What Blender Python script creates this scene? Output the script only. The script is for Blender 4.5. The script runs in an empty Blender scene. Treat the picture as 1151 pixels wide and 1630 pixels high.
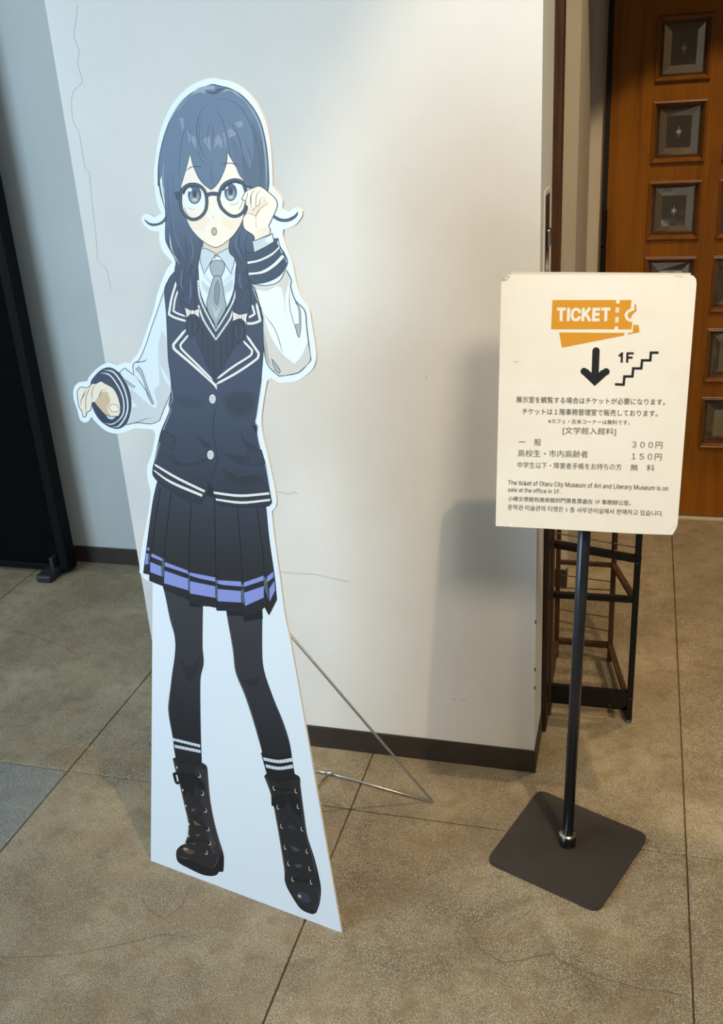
import bpy, bmesh, math, random
from mathutils import Vector, Matrix
from mathutils.geometry import tessellate_polygon
random.seed(7)
SC = bpy.context.scene
COL = SC.collection

# ------------------------------------------------------------------ camera
# world: X along the white wall to the right, Y into the room, Z up; metres
F = 1546.17
RC = ((0.9631881366226209, 0.06020709378321734, 0.2619994643651437),
      (0.05022963773395418, 0.9171285680932216, -0.39541392626005567),
      (-0.26409391693592466, 0.39401814101060867, 0.8803431760353374))
CAM = Vector((0, 0, 1.5))
def ax(r, s=1):
    return Vector((r[0], r[2], -r[1])) * s
cx, cy, cz = ax(RC[0]), ax(RC[1], -1), ax(RC[2], -1)
cd = bpy.data.cameras.new('camera'); cam = bpy.data.objects.new('camera', cd); COL.objects.link(cam)
cam.matrix_world = Matrix(((cx.x, cy.x, cz.x, CAM.x), (cx.y, cy.y, cz.y, CAM.y), (cx.z, cy.z, cz.z, CAM.z), (0, 0, 0, 1)))
cd.sensor_fit = 'VERTICAL'; cd.sensor_height = 24; cd.lens = F / 1630 * 24; cd.clip_start = .05
SC.camera = cam

# ------------------------------------------------------------------ world, lights, exposure
w = bpy.data.worlds.new('world'); SC.world = w; w.use_nodes = True
w.node_tree.nodes['Background'].inputs[0].default_value = (.88, .94, 1.0, 1)
w.node_tree.nodes['Background'].inputs[1].default_value = .82
SC.view_settings.view_transform = 'Standard'; SC.view_settings.look = 'None'
SC.view_settings.exposure = .06; SC.view_settings.gamma = 1; SC.view_settings.use_curve_mapping = False

def look(o, target):
    o.rotation_euler = (Vector(target) - o.location).to_track_quat('-Z', 'Y').to_euler()
def spot(name, loc, target, power, colour, size, blend, radius):
    d = bpy.data.lights.new(name, 'SPOT'); d.energy = power; d.color = colour
    d.spot_size = math.radians(size); d.spot_blend = blend; d.shadow_soft_size = radius
    o = bpy.data.objects.new(name, d); COL.objects.link(o); o.location = loc; look(o, target); return o
def area(name, loc, target, power, colour, sx, sy):
    d = bpy.data.lights.new(name, 'AREA'); d.shape = 'RECTANGLE'; d.size = sx; d.size_y = sy
    d.energy = power; d.color = colour
    o = bpy.data.objects.new(name, d); COL.objects.link(o); o.location = loc; look(o, target); return o
# warm ceiling spotlight above the passage (throws the sign's shadow on the wall)
spot('ceiling_spotlight', (.53, .66, 3.8), (.28, 1.72, .35), 215, (1, .78, .48), 47, .3, .025)
# warm spotlight inside the passage; cone shaped to leave the door's top shaded
spot('passage_spotlight', (.25, 2.35, 2.86), (.24, 3.06, 0), 88, (1, .78, .48), 54, .12, .02)
# added soft warm spot, unseen; brightens upper wall, sign and floor
spot('warm_fill_spot', (1.3, -1.2, 3.75), (.15, 1.9, 1.0), 360, (1, .83, .60), 32, .4, .45)
# daylight from the windows on the left, behind the viewer
area('window_daylight', (-2.9, -.7, 1.9), (-1.0, 1.8, .9), 105, (.60, .83, 1.0), 1.6, 2.2)

# ------------------------------------------------------------------ helpers
def ray(x, y):
    a, b = (x - 575.5) / F, (y - 815) / F
    d = [RC[0][i] * a + RC[1][i] * b + RC[2][i] for i in range(3)]
    return Vector((d[0], d[2], -d[1]))
def hit(x, y, p, n):
    d = ray(x, y); return CAM + d * ((Vector(p) - CAM).dot(n) / d.dot(n))
def onfloor(x, y, z=0): return hit(x, y, (0, 0, z), Vector((0, 0, 1)))
def onY(x, y, Y): return hit(x, y, (0, Y, 0), Vector((0, 1, 0)))
def lin(c):
    return tuple(((v / 255) / 12.92 if v <= 10 else (((v / 255) + .055) / 1.055) ** 2.4) for v in c)

_m = {}
def mat(name, c, rough=.6, metal=0, spec=.4, **k):
    if name in _m: return _m[name]
    m = bpy.data.materials.new(name); m.use_nodes = True
    b = m.node_tree.nodes['Principled BSDF']
    b.inputs['Base Color'].default_value = (*lin(c), 1); b.inputs['Roughness'].default_value = rough
    b.inputs['Metallic'].default_value = metal; b.inputs['Specular IOR Level'].default_value = spec
    _m[name] = m; return m
def noisy(name, stops, scale=6, detail=6, rough=.7, bump=.1, bscale=120, stretch=(1, 1, 1), speck=None, metal=0, spec=.4, dist=.002, warp=0):
    """colour ramp over object-space noise, plus optional fine specks and bump"""
    m = mat(name, (128, 128, 128), rough, metal, spec); nt = m.node_tree; N = nt.nodes; L = nt.links
    b = N['Principled BSDF']
    tc = N.new('ShaderNodeTexCoord'); mp = N.new('ShaderNodeMapping'); mp.inputs['Scale'].default_value = stretch
    L.new(tc.outputs['Object'], mp.inputs[0])
    n = N.new('ShaderNodeTexNoise'); n.inputs['Scale'].default_value = scale; n.inputs['Detail'].default_value = detail
    n.inputs['Roughness'].default_value = .62; n.inputs['Distortion'].default_value = warp
    L.new(mp.outputs[0], n.inputs[0])
    r = N.new('ShaderNodeValToRGB'); L.new(n.outputs[0], r.inputs[0])
    e = r.color_ramp.elements
    while len(e) < len(stops): e.new(.5)
    for i, (p, c) in enumerate(stops): e[i].position = p; e[i].color = (*lin(c), 1)
    out = r.outputs[0]
    if speck:
        for (sc_, amt, col) in speck:
            n2 = N.new('ShaderNodeTexNoise'); n2.inputs['Scale'].default_value = sc_; n2.inputs['Detail'].default_value = 3
            L.new(tc.outputs['Object'], n2.inputs[0])
            r2 = N.new('ShaderNodeValToRGB'); r2.color_ramp.elements[0].position = .5; r2.color_ramp.elements[1].position = .68
            L.new(n2.outputs[0], r2.inputs[0])
            mu = N.new('ShaderNodeMath'); mu.operation = 'MULTIPLY'; mu.inputs[1].default_value = amt; L.new(r2.outputs[0], mu.inputs[0])
            mx = N.new('ShaderNodeMix'); mx.data_type = 'RGBA'; L.new(mu.outputs[0], mx.inputs[0]); L.new(out, mx.inputs[6])
            mx.inputs[7].default_value = (*lin(col), 1); out = mx.outputs[2]
    L.new(out, b.inputs['Base Color'])
    if bump:
        n3 = N.new('ShaderNodeTexNoise'); n3.inputs['Scale'].default_value = bscale; n3.inputs['Detail'].default_value = 4
        L.new(tc.outputs['Object'], n3.inputs[0]); bp = N.new('ShaderNodeBump'); bp.inputs['Strength'].default_value = bump
        bp.inputs['Distance'].default_value = dist; L.new(n3.outputs[0], bp.inputs['Height']); L.new(bp.outputs[0], b.inputs['Normal'])
    return m

def link(name, me, m=None, parent=None, smooth=False):
    o = bpy.data.objects.new(name, me); COL.objects.link(o)
    if m is not None:
        for q in (m if isinstance(m, (list, tuple)) else [m]): me.materials.append(q)
    if smooth:
        for p in me.polygons: p.use_smooth = True
    if parent: o.parent = parent; o.matrix_parent_inverse = Matrix.Identity(4)
    return o
def tag(o, label=None, cat=None, group=None, kind=None):
    for k, v in (('label', label), ('category', cat), ('group', group), ('kind', kind)):
        if v: o[k] = v
    return o
def empty(name, loc, label, cat, group=None):
    o = bpy.data.objects.new(name, None); COL.objects.link(o); o.location = loc; o.empty_display_size = .05
    return tag(o, label, cat, group)

class MB:
    """collects boxes / bars / tubes / prisms in WORLD coordinates"""
    def __init__(s): s.bm = bmesh.new()
    def hexa(s, pts):
        v = [s.bm.verts.new(p) for p in pts]
        for f in ((3, 2, 1, 0), (4, 5, 6, 7), (0, 1, 5, 4), (1, 2, 6, 5), (2, 3, 7, 6), (3, 0, 4, 7)):
            s.bm.faces.new([v[i] for i in f])
        return s
    def box(s, a, b):
        (x0, y0, z0), (x1, y1, z1) = a, b
        return s.hexa([(x0, y0, z0), (x1, y0, z0), (x1, y1, z0), (x0, y1, z0), (x0, y0, z1), (x1, y0, z1), (x1, y1, z1), (x0, y1, z1)])
    def bar(s, p, q, wd, dp, side=(0, 1, 0)):
        """rectangular bar from p to q; dp measured along side"""
        p, q = Vector(p), Vector(q); d = (q - p).normalized(); sd = Vector(side)
        sd = (sd - d * sd.dot(d)).normalized(); u = d.cross(sd)
        P = []
        for c in (p, q):
            P += [c + u * wd / 2 + sd * dp / 2, c - u * wd / 2 + sd * dp / 2, c - u * wd / 2 - sd * dp / 2, c + u * wd / 2 - sd * dp / 2]
        return s.hexa(P)
    def tube(s, pts, r, n=10, closed=False):
        pts = [Vector(p) for p in pts]; rings = []
        for i, p in enumerate(pts):
            a = pts[max(i - 1, 0)]; b = pts[min(i + 1, len(pts) - 1)]
            d = (b - a).normalized(); u = d.orthogonal().normalized()
            if rings_u: 
                u = (rings_u[-1] - d * rings_u[-1].dot(d)).normalized()
            rings_u.append(u); v = d.cross(u)
            rr = r[i] if isinstance(r, (list, tuple)) else r
            rings.append([s.bm.verts.new(p + (u * math.cos(t * 2 * math.pi / n) + v * math.sin(t * 2 * math.pi / n)) * rr) for t in range(n)])
        rings_u.clear()
        for a, b in zip(rings, rings[1:]):
            for i in range(n): s.bm.faces.new((a[i], a[(i + 1) % n], b[(i + 1) % n], b[i]))
        s.bm.faces.new(rings[0][::-1]); s.bm.faces.new(rings[-1])
        return s
    def prism(s, pts, n, t):
        """closed outline (3D, planar) extruded by n*t"""
        n = Vector(n) * t; a = [s.bm.verts.new(p) for p in pts]; b = [s.bm.verts.new(Vector(p) + n) for p in pts]
        k = len(pts)
        for tri in tessellate_polygon([[Vector(p) for p in pts]]):
            s.bm.faces.new([a[i] for i in tri]); s.bm.faces.new([b[i] for i in reversed(tri)])
        for i in range(k): s.bm.faces.new((a[i], b[i], b[(i + 1) % k], a[(i + 1) % k]))
        return s
    def bevel(s, w_, seg=2):
        bmesh.ops.bevel(s.bm, geom=s.bm.edges[:], offset=w_, segments=seg, affect='EDGES', profile=.5); return s
    def build(s, name, m, parent=None, smooth=False, origin=None):
        bmesh.ops.recalc_face_normals(s.bm, faces=s.bm.faces[:])
        o0 = Vector(origin) if origin is not None else (parent_loc(parent) if parent else Vector((0, 0, 0)))
        for v in s.bm.verts: v.co -= o0
        me = bpy.data.meshes.new(name); s.bm.to_mesh(me); s.bm.free()
        o = link(name, me, m, parent, smooth)
        if not parent: o.location = o0
        else: o.location = o0 - parent_loc(parent)
        return o
rings_u = []
def parent_loc(p):
    v = Vector(p.location)
    while p.parent: p = p.parent; v += p.location
    return v
def structure(o): o['kind'] = 'structure'; return o

# ------------------------------------------------------------------ materials of the place
M_wall = noisy('white_plaster', [(.3, (216, 213, 208)), (.7, (224, 221, 216))], 3, 4, .75, .12, 160)
M_greywall = noisy('grey_painted_wall', [(.3, (176, 181, 180)), (.7, (186, 190, 189))], 2, 4, .8, .08, 160)
M_slab = noisy('concrete_slab', [(.34, (90, 78, 62)), (.45, (117, 104, 84)), (.55, (134, 120, 97)), (.68, (158, 143, 118))], 3.2, 12, .50, .8, 220,
               speck=[(300, .75, (84, 70, 54)), (480, .9, (214, 198, 168)), (22, .45, (104, 86, 64)), (6, .35, (112, 92, 66)), (11, .25, (150, 128, 92)), (95, .25, (170, 154, 128))], spec=.35)
M_slabcool = noisy('cool_reflection_slab', [(.25, (96, 94, 90)), (.45, (112, 109, 102)), (.6, (126, 122, 114)), (.85, (142, 138, 130))], 3.2, 9, .5, .5, 260,  # grey tint stands in for the cool window reflection on these slabs
                speck=[(300, .6, (76, 72, 66)), (480, .7, (190, 186, 176)), (18, .3, (112, 102, 88))], spec=.4)
M_joint = noisy('dark_joint_filler', [(.3, (84, 64, 44)), (.7, (112, 90, 66))], 8, 5, .9, .2)
M_base = noisy('dark_rubber_skirting', [(.3, (46, 39, 36)), (.7, (58, 50, 45))], 10, 4, .5, .05)
M_black = noisy('black_fabric', [(.3, (4, 5, 8)), (.7, (8, 9, 12))], 40, 3, .95, .2, spec=.08)
M_blackm = mat('black_metal', (20, 19, 19), .4, .3)
M_rust = noisy('brown_painted_steel', [(.3, (54, 34, 20)), (.7, (72, 46, 27))], 30, 3, .55, .1)
M_wood = noisy('dark_stained_wood', [(.3, (50, 30, 14)), (.5, (70, 42, 20)), (.7, (34, 20, 10))], 6, 6, .45, .15, 60, (8, 8, .6))
M_door = noisy('varnished_door_wood', [(.25, (92, 50, 4)), (.45, (126, 74, 7)), (.6, (138, 84, 10)), (.8, (104, 58, 5))], 3.2, 7, .42, .1, 60, (7, 7, .55), warp=.6, spec=.3)
M_doorm = noisy('varnished_door_moulding', [(.3, (100, 58, 12)), (.7, (128, 78, 22))], 5, 5, .3, .1, 60, (5, 5, .8))
M_steel = mat('bare_steel_wire', (196, 198, 200), .3, 1)
M_jamb = noisy('cream_painted_frame', [(.3, (188, 176, 158)), (.7, (196, 184, 166))], 3, 3, .6, .05)
M_star = mat('etched_glass_star', (214, 206, 190), .6)
M_lead = mat('glass_edge_bead', (66, 62, 58), .35, .6)

# bevelled mirror-dark glass
def glass_mat():
    m = bpy.data.materials.new('bevelled_glass'); m.use_nodes = True; nt = m.node_tree; b = nt.nodes['Principled BSDF']
    b.inputs['Base Color'].default_value = (.30, .27, .23, 1); b.inputs['Metallic'].default_value = .9
    b.inputs['Roughness'].default_value = .07; b.inputs['Specular IOR Level'].default_value = .8
    tc = nt.nodes.new('ShaderNodeTexCoord'); n = nt.nodes.new('ShaderNodeTexNoise'); n.inputs['Scale'].default_value = 9
    bp = nt.nodes.new('ShaderNodeBump'); bp.inputs['Strength'].default_value = .25; bp.inputs['Distance'].default_value = .01
    nt.links.new(tc.outputs['Object'], n.inputs[0]); nt.links.new(n.outputs[0], bp.inputs['Height']); nt.links.new(bp.outputs[0], b.inputs['Normal'])
    return m
M_glass = glass_mat()

# ------------------------------------------------------------------ floor: concrete slabs on a 0.732 x 1.02 m grid
fl = structure(MB().box((-4.4, -1.4, -.06), (2.4, 4.8, -.006)).build('floor', M_joint))
XS = [-4.24 + .733 * i for i in range(10)]; XS = [-1.3105 + .7325 * i for i in range(-4, 6)]
YS = [-1.36, -.34, .66, 1.684, 2.700, 3.72, 4.74]
for j in range(len(YS) - 1):
    for i in range(len(XS) - 1):
        g = .0015
        b_ = MB().box((XS[i] + g, YS[j] + g, -.05), (XS[i + 1] - g, YS[j + 1] - g, 0 + random.uniform(-.0006, 0)))
        b_.bevel(.0012, 1)
        cx_, cy_ = (XS[i] + XS[i + 1]) / 2, (YS[j] + YS[j + 1]) / 2
        grey = cx_ < -1.32 and .7 < cy_ < 1.7  # slabs nearest the window carry its reflection in their colour
        b_.build('floor_slab', M_slabcool if grey else M_slab, fl)

# ------------------------------------------------------------------ walls
XL, XR, YF, YB = -1.1425, -.1837, 1.8945, 2.125
H = 3.95
wf = structure(MB().box((XL, YF, 0), (XR, YB, H)).build('wall_front', M_wall))
structure(MB().box((XL, YB, 0), (XL + .15, 2.785, H)).build('wall_return', M_wall))
wg = structure(MB().box((-4.2, 2.785, 0), (XL + .15, 2.93, H)).build('wall_left', M_greywall))
# pier on the left of the wooden door, and the wall the door stands in
structure(MB().box((XR - .02, 2.86, 0), (-.1795, 3.46, H)).box((XL + .15, 2.845, 0), (-.1815, 2.93, H)).build('wall_pier', M_jamb))
structure(MB().box((-.60, 3.47, 0), (-.128, 3.62, H)).box((.736, 3.47, 0), (2.3, 3.62, H)).box((-.128, 3.47, 2.092), (.736, 3.62, H)).build('wall_back', M_jamb))
structure(MB().box((2.3, 1.2, 0), (2.42, 3.62, H)).build('wall_right', M_jamb))
structure(MB().box((XR, YB, 2.9), (2.42, 3.62, 3.0)).build('ceiling', M_jamb))
structure(MB().box((-4.4, -3.6, 0), (3.2, -3.5, 3.95)).build('wall_rear', mat('brown_panelled_wall', (96, 78, 62), .6)))
structure(MB().box((3.2, -3.6, 0), (3.3, 1.3, 3.95)).box((2.42, 1.2, 0), (3.3, 1.3, 3.95)).build('wall_side', M_jamb))
structure(MB().box((-4.4, -3.6, 3.95), (3.2, YF, 4.0)).build('ceiling', M_wall))
structure(MB().box((XR, YF, 2.2), (2.3, YB, H)).build('trim_1', M_wall))           # lintel over the passage
def skirting(name, a, b, side):
    m = MB(); (x0, y0), (x1, y1) = a, b
    m.box((min(x0, x1), min(y0, y1), 0), (max(x0, x1), max(y0, y1), .062)); m.bevel(.002, 2)
    return structure(m.build(name, M_base))
skirting('baseboard_front', (XL - .004, YF - .004), (XR + .004, YF + .02), 0)
skirting('baseboard_end', (XR - .02, YF + .02), (XR + .004, 2.05), 0)
skirting('baseboard_return', (XL - .004, YF + .02), (XL + .02, 2.785), 0)
skirting('baseboard_left', (-4.2, 2.779), (XL - .004, 2.80), 0)
skirting('baseboard_pier', (XL + .15, 2.839), (-.178, 2.86), 0)

# dark wooden jamb behind the wall end, cream stop beside it
structure(MB().box((-.1995, YB, 0), (-.1655, YB + .045, 2.2)).bevel(.003, 2).build('trim_2', M_wood))
# strike plate recessed in the wall end
lp = empty('strike_plate', (XR, 2.01, 1.0), 'steel latch strike plate let into the end of the white wall', 'strike plate')
MB().box((XR - .001, 1.958, 1.03), (XR + .0015, 2.062, 1.31)).bevel(.0007, 1).build('backing_plate', mat('plate_edge', (226, 222, 212), .4), lp)
MB().box((XR + .0012, 1.978, 1.045), (XR + .003, 2.046, 1.30)).bevel(.0007, 1).build('face_plate', mat('plate_dark', (70, 72, 76), .25, 1), lp)
MB().box((XR + .0025, 1.995, 1.20), (XR + .009, 2.030, 1.235)).bevel(.003, 2).build('latch', M_steel, lp)
MB().box((XR + .0025, 1.995, 1.10), (XR + .0045, 2.030, 1.15)).bevel(.001, 1).build('keeper_slot', M_blackm, lp)

# hairline cracks and scuffs on the white wall (thin relief pieces)
def ribbon(pts, wd, Y=YF - .0004):
    P = [onY(x, y, Y) for x, y in pts]; m = MB()
    for a, b in zip(P, P[1:]):
        d = (b - a).normalized(); u = Vector((-d.z, 0, d.x)) * wd / 2
        vs = [m.bm.verts.new(q) for q in (a - u, b - u, b + u, a + u)]; m.bm.faces.new(vs)
    return m
M_crack = mat('hairline_crack', (203, 202, 199), .9)
M_scuff = mat('grey_scuff', (172, 168, 162), .9)
ribbon([(123, 8), (121, 30), (117, 58), (126, 82), (123, 100), (129, 122), (131, 131), (117, 144), (113, 160), (115, 190), (126, 212), (131, 245), (135, 268), (142, 274), (146, 320), (152, 370), (155, 415), (170, 428), (176, 460)], .0010).build('hairline_crack', M_crack, wf)
ribbon([(441, 783), (452, 784), (459, 787), (468, 783), (473, 786)], .0012).build('scuff', M_scuff, wf)
ribbon([(446, 910), (470, 913), (500, 914), (522, 919), (556, 926)], .0012).build('scuff', M_scuff, wf)
ribbon([(677, 598), (680, 602)], .0012).build('scuff', M_scuff, wf)
ribbon([(720, 1113), (726, 1114)], .002).build('scuff', M_scuff, wf)
ribbon([(734, 1114), (741, 1115)], .002).build('scuff', M_scuff, wf)
# chips in the plaster along the corner
for y in (990, 1066, 1095):
    p = onY(851, y, YF); MB().box((XR - .002, YF - .0008, p.z - .004), (XR + .0012, YF + .004, p.z + .004)).build('paint_chip', mat('bare_plaster_chip', (110, 84, 62), .9), wf)
# floor cracks
def fcrack(pts, wd):
    P = [onfloor(x, y, .0006) for x, y in pts]; m = MB()
    for a, b in zip(P, P[1:]):
        d = (b - a).normalized(); u = Vector((-d.y, d.x, 0)) * wd / 2
        m.bm.faces.new([m.bm.verts.new(q) for q in (a - u, b - u, b + u, a + u)])
    m.build('crack', mat('floor_crack', (112, 98, 80), .9), fl)
fcrack([(752, 1492), (764, 1510), (784, 1522), (798, 1532), (830, 1528), (850, 1522), (880, 1518), (896, 1532), (930, 1546), (968, 1559), (1020, 1574), (1060, 1578), (1096, 1586)], .0016)
fcrack([(0, 1524), (60, 1523), (120, 1518), (180, 1506), (230, 1494), (262, 1487), (300, 1492)], .0012)
fcrack([(20, 1003), (55, 1012), (90, 1026), (105, 1029), (112, 1038), (124, 1040)], .002)
fcrack([(224, 1428), (238, 1450), (262, 1462), (290, 1440), (304, 1405)], .001)

# ------------------------------------------------------------------ black partition screen, left
pt = empty('partition_screen', (-2.6, 2.70, 0), 'tall black screen standing before the grey wall at the far left', 'screen')
MB().box((-3.3, 2.685, .03), (-1.925, 2.715, 2.2)).build('panel', M_black, pt)
M_fr = mat('black_frame', (5, 5, 7), .7, 0, .15)
MB().box((-1.930, 2.672, .012), (-1.893, 2.728, 2.2)).bevel(.004, 2).build('upright', M_fr, pt)
MB().box((-3.3, 2.675, .012), (-1.93, 2.725, .035)).bevel(.003, 1).build('bottom_rail', M_fr, pt)
MB().box((-1.985, 2.60, 0), (-1.925, 2.72, .028)).bevel(.008, 2).build('foot', mat('dark_grey_foot', (40, 40, 42), .5), pt)
MB().box((-1.955, 2.655, .02), (-1.94, 2.69, .07)).bevel(.002, 2).build('foot_bracket', mat('dark_grey_foot', (40, 40, 42), .5), pt)

# ------------------------------------------------------------------ wooden door with bevelled glass lights
YD = 3.455
dr = bpy.data.objects.new('door_1', None); COL.objects.link(dr); dr.location = (.32, YD, 0); dr['kind'] = 'structure'
rows = [(.273 + .2412 * k, .460 + .2412 * k) for k in range(7)]
cols = [(.012 + .2165 * k, .179 + .2165 * k) for k in range(3)]
DX0, DX1, DZ0, DZ1 = -.118, .735, .012, 2.09
# leaf: stiles and rails (each its own piece), glass set back between them
xe = [DX0] + [v for c in cols for v in c] + [DX1]
M_leafs = M_door
for k in range(0, len(xe), 2):
    MB().box((xe[k], YD, DZ0), (xe[k + 1], YD + .04, DZ1)).build('stile', M_door, dr)
ze = [DZ0] + [v for r in rows for v in r] + [DZ1]
for (x0, x1) in cols:
    for k in range(0, len(ze), 2):
        MB().box((x0, YD + .0005, ze[k]), (x1, YD + .0395, ze[k + 1])).build('rail', M_door, dr)
def moulding(x0, x1, z0, z1):
    m = MB(); prof = [(0, -.001), (.002, -.008), (.006, -.0095), (.010, -.005), (.015, .006), (.017, .013)]
    loops = []
    for (ins, y) in prof:
        loops.append([m.bm.verts.new((a, YD + y, b)) for a, b in ((x0 + ins, z0 + ins), (x1 - ins, z0 + ins), (x1 - ins, z1 - ins), (x0 + ins, z1 - ins))])
    for a, b in zip(loops, loops[1:]):
        for i in range(4): m.bm.faces.new((a[i], a[(i + 1) % 4], b[(i + 1) % 4], b[i]))
    return m
for ri, (z0, z1) in enumerate(rows):
    for ci, (x0, x1) in enumerate(cols):
        moulding(x0, x1, z0, z1).build('glass_moulding', M_doorm, dr)
        a, b2, c, d = x0 + .016, x1 - .016, z0 + .016, z1 - .016
        m = MB(); bv = .030; yo, yi = YD + .016, YD + .006
        random.seed(ri * 7 + ci); tx, tz = random.uniform(-.0012, .0012), random.uniform(-.0012, .0012)
        o_ = [m.bm.verts.new(q) for q in ((a, yo, c), (b2, yo, c), (b2, yo, d), (a, yo, d))]
        i_ = [m.bm.verts.new(q) for q in ((a + bv, yi + tx, c + bv), (b2 - bv, yi - tx, c + bv), (b2 - bv, yi - tx, d - bv), (a + bv, yi + tx, d - bv))]
        for k in range(4): m.bm.faces.new((o_[k], o_[(k + 1) % 4], i_[(k + 1) % 4], i_[k]))
        m.bm.faces.new(i_); gl = m.build('glass_pane', M_glass, dr)
        mx, mz = (a + b2) / 2, (c + d) / 2; s = MB()
        for ang, ln in ((90, .019), (0, .012), (45, .012), (135, .012)):
            for sg in (0, 180):
                t = math.radians(ang + sg); e_ = Vector((math.cos(t), 0, math.sin(t))); u = Vector((-e_.z, 0, e_.x)) * .0011
                p = Vector((mx, yi - .0018, mz))
                s.bm.faces.new([s.bm.verts.new(q) for q in (p - u, p + e_ * ln, p + u)])
        s.build('etched_star', M_star, gl)
structure(MB().box((-.134, 3.448, 0), (-.1175, 3.475, 2.09)).build('gap_shade_strip', mat('door_gap_shade', (18, 14, 12), .7)))  # dark strip standing in for the shade in the gap beside the door
structure(MB().box((DX0, 3.437, -.004), (DX1, 3.50, .004)).build('trim_4', mat('threshold_strip', (190, 176, 150), .5)))
hg = empty('door_hinge', (-.122, 3.44, .93), 'dark metal hinge at the left edge of the wooden door', 'hinge')
for z0, z1 in ((.985, 1.10), (.90, .98)):
    MB().tube([(-.1235, 3.441, z0), (-.1235, 3.441, z1)], .009, 10).build('knuckle', mat('dark_hinge', (46, 34, 28), .4, .8), hg)
MB().tube([(-.1235, 3.441, 1.10), (-.1235, 3.441, 1.125)], [.007, .003], 10).build('finial', mat('dark_hinge', (46, 34, 28)), hg)

# ------------------------------------------------------------------ black metal rack behind the wall end
rk = empty('display_rack', (-.07, 2.2, 0), 'black metal rack standing behind the white wall end', 'rack')
YR = 2.14
MB().box((-.182, 2.055, 0), (-.1705, 2.118, .80)).bevel(.002, 1).build('side_board', noisy('dark_brown_board', [(.3, (34, 22, 14)), (.7, (48, 32, 20))], 20, 3, .5, .1), rk)
MB().box((-.178, YR - .008, .03), (-.167, YR + .008, .80)).build('post', M_blackm, rk)
MB().box((.021, YR - .008, 0), (.036, YR + .010, .80)).bevel(.002, 1).build('post', M_blackm, rk)
MB().box((.021, YR - .010, 0), (.034, YR + .012, .008)).build('rubber_foot', mat('grey_rubber', (90, 92, 96), .7), rk)
MB().bar((-.168, YR, .4845), (.036, YR - .001, .457), .014, .016).build('shelf_rail', M_blackm, rk)
MB().bar((-.168, YR, .348), (.022, YR, .350), .013, .014).build('middle_rail', M_blackm, rk)
MB().box((-.170, YR - .007, .036), (.022, YR + .007, .088)).build('bottom_plate', M_blackm, rk)
MB().prism([(.022, YR - .007, .036), (.022, YR - .007, .05), (.008, YR - .007, .036), (.022, YR - .007, .014)], (0, 1, 0), .012).build('foot_gusset', M_blackm, rk)
for z in (.012, .030): 
    MB().tube([(-.168, YR, .4845 + z), (.030, YR, .457 + z)], .0017, 6).build('wire', M_blackm, rk)
MB().tube([(-.03, YR, .47), (-.03, YR, .60)], .003, 6).build('wire', M_blackm, rk)
MB().tube([(-.168, YR, .60), (.022, YR, .585)], .0025, 6).build('wire', M_blackm, rk)
for x, z in ((.028, .452), (.028, .075), (-.02, .05)):
    MB().tube([(x, YR - .013, z), (x, YR - .007, z)], .004, 8).build('bolt', mat('dull_bolt', (70, 64, 58), .4, .8), rk)
# rear frame
RY = 2.42
zt = onY(981, 900, RY).z
MB().box((-.036, RY - .007, 0), (-.022, RY + .007, zt + .35)).build('rear_post', M_rust, rk)
MB().box((-.182, RY - .007, 0), (-.170, RY + .007, zt + .35)).build('rear_post', M_rust, rk)
MB().bar((-.176, RY, .05), (-.174, YR, .05), .014, .010, (0, 0, 1)).build('side_rail', M_rust, rk)
MB().bar((-.180, RY, .05), (-.03, RY, .05), .014, .014).build('rear_rail', M_rust, rk)
MB().bar((-.180, RY, zt), (-.03, RY, zt), .010, .012).build('rear_rail', M_rust, rk)
MB().bar((-.029, RY, .05), (.026, YR, .05), .014, .010, (0, 0, 1)).build('side_rail', M_rust, rk)
MB().bar((-.029, RY, zt), (.026, YR, .35), .014, .010, (0, 0, 1)).build('side_rail', M_rust, rk)
for (y0, y1) in ((917, 926), (938, 939), (972, 983), (990, 1005)):
    a = onY(881, y0 - 3, RY); b = onY(969, y1, RY)
    MB().tube([(-.18, RY, a.z), (-.03, RY, b.z)], .0016, 6).build('rear_wire', M_rust, rk)
mesh_ = MB()
for i in range(46):
    x = -.162 + i * .004
    mesh_.bar((x, YR + .004, .088), (x, YR + .004, .345), .0007, .0007)
tag(mesh_.build('wire_mesh', M_rust, rk), kind='stuff')

# ------------------------------------------------------------------ flat print helpers (thin printed layers on a real board)
class Plane:
    def __init__(s, o, yaw, tilt):
        a, t = math.radians(yaw), math.radians(tilt)
        s.o = Vector(o); s.t = Vector((math.cos(a), math.sin(a), 0)); hn = Vector((-s.t.y, s.t.x, 0))
        s.up = hn * math.sin(t) + Vector((0, 0, 1)) * math.cos(t); s.n = -s.t.cross(s.up)   # n faces the viewer
        if s.n.y > 0: s.n = -s.n
        s.h = 0; s.used = []
    def layer(s, pts, pad=1.0):
        xs = [p[0] for p in pts]; ys = [p[1] for p in pts]; b = (min(xs) - pad, min(ys) - pad, max(xs) + pad, max(ys) + pad)
        h = s.h
        for (q, hh) in s.used:
            if hh > h and q[0] < b[2] and q[2] > b[0] and q[1] < b[3] and q[3] > b[1]: h = hh
        h += STEP; s.used.append((b, h)); return h
    def P(s, x, y, off=0):
        return hit(x, y, s.o, s.n) + s.n * off
    def W(s, u, v, off=0): return s.o + s.t * u + s.up * v + s.n * off
    def uv(s, x, y):
        d = hit(x, y, s.o, s.n) - s.o; return d.dot(s.t), d.dot(s.up)
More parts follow.
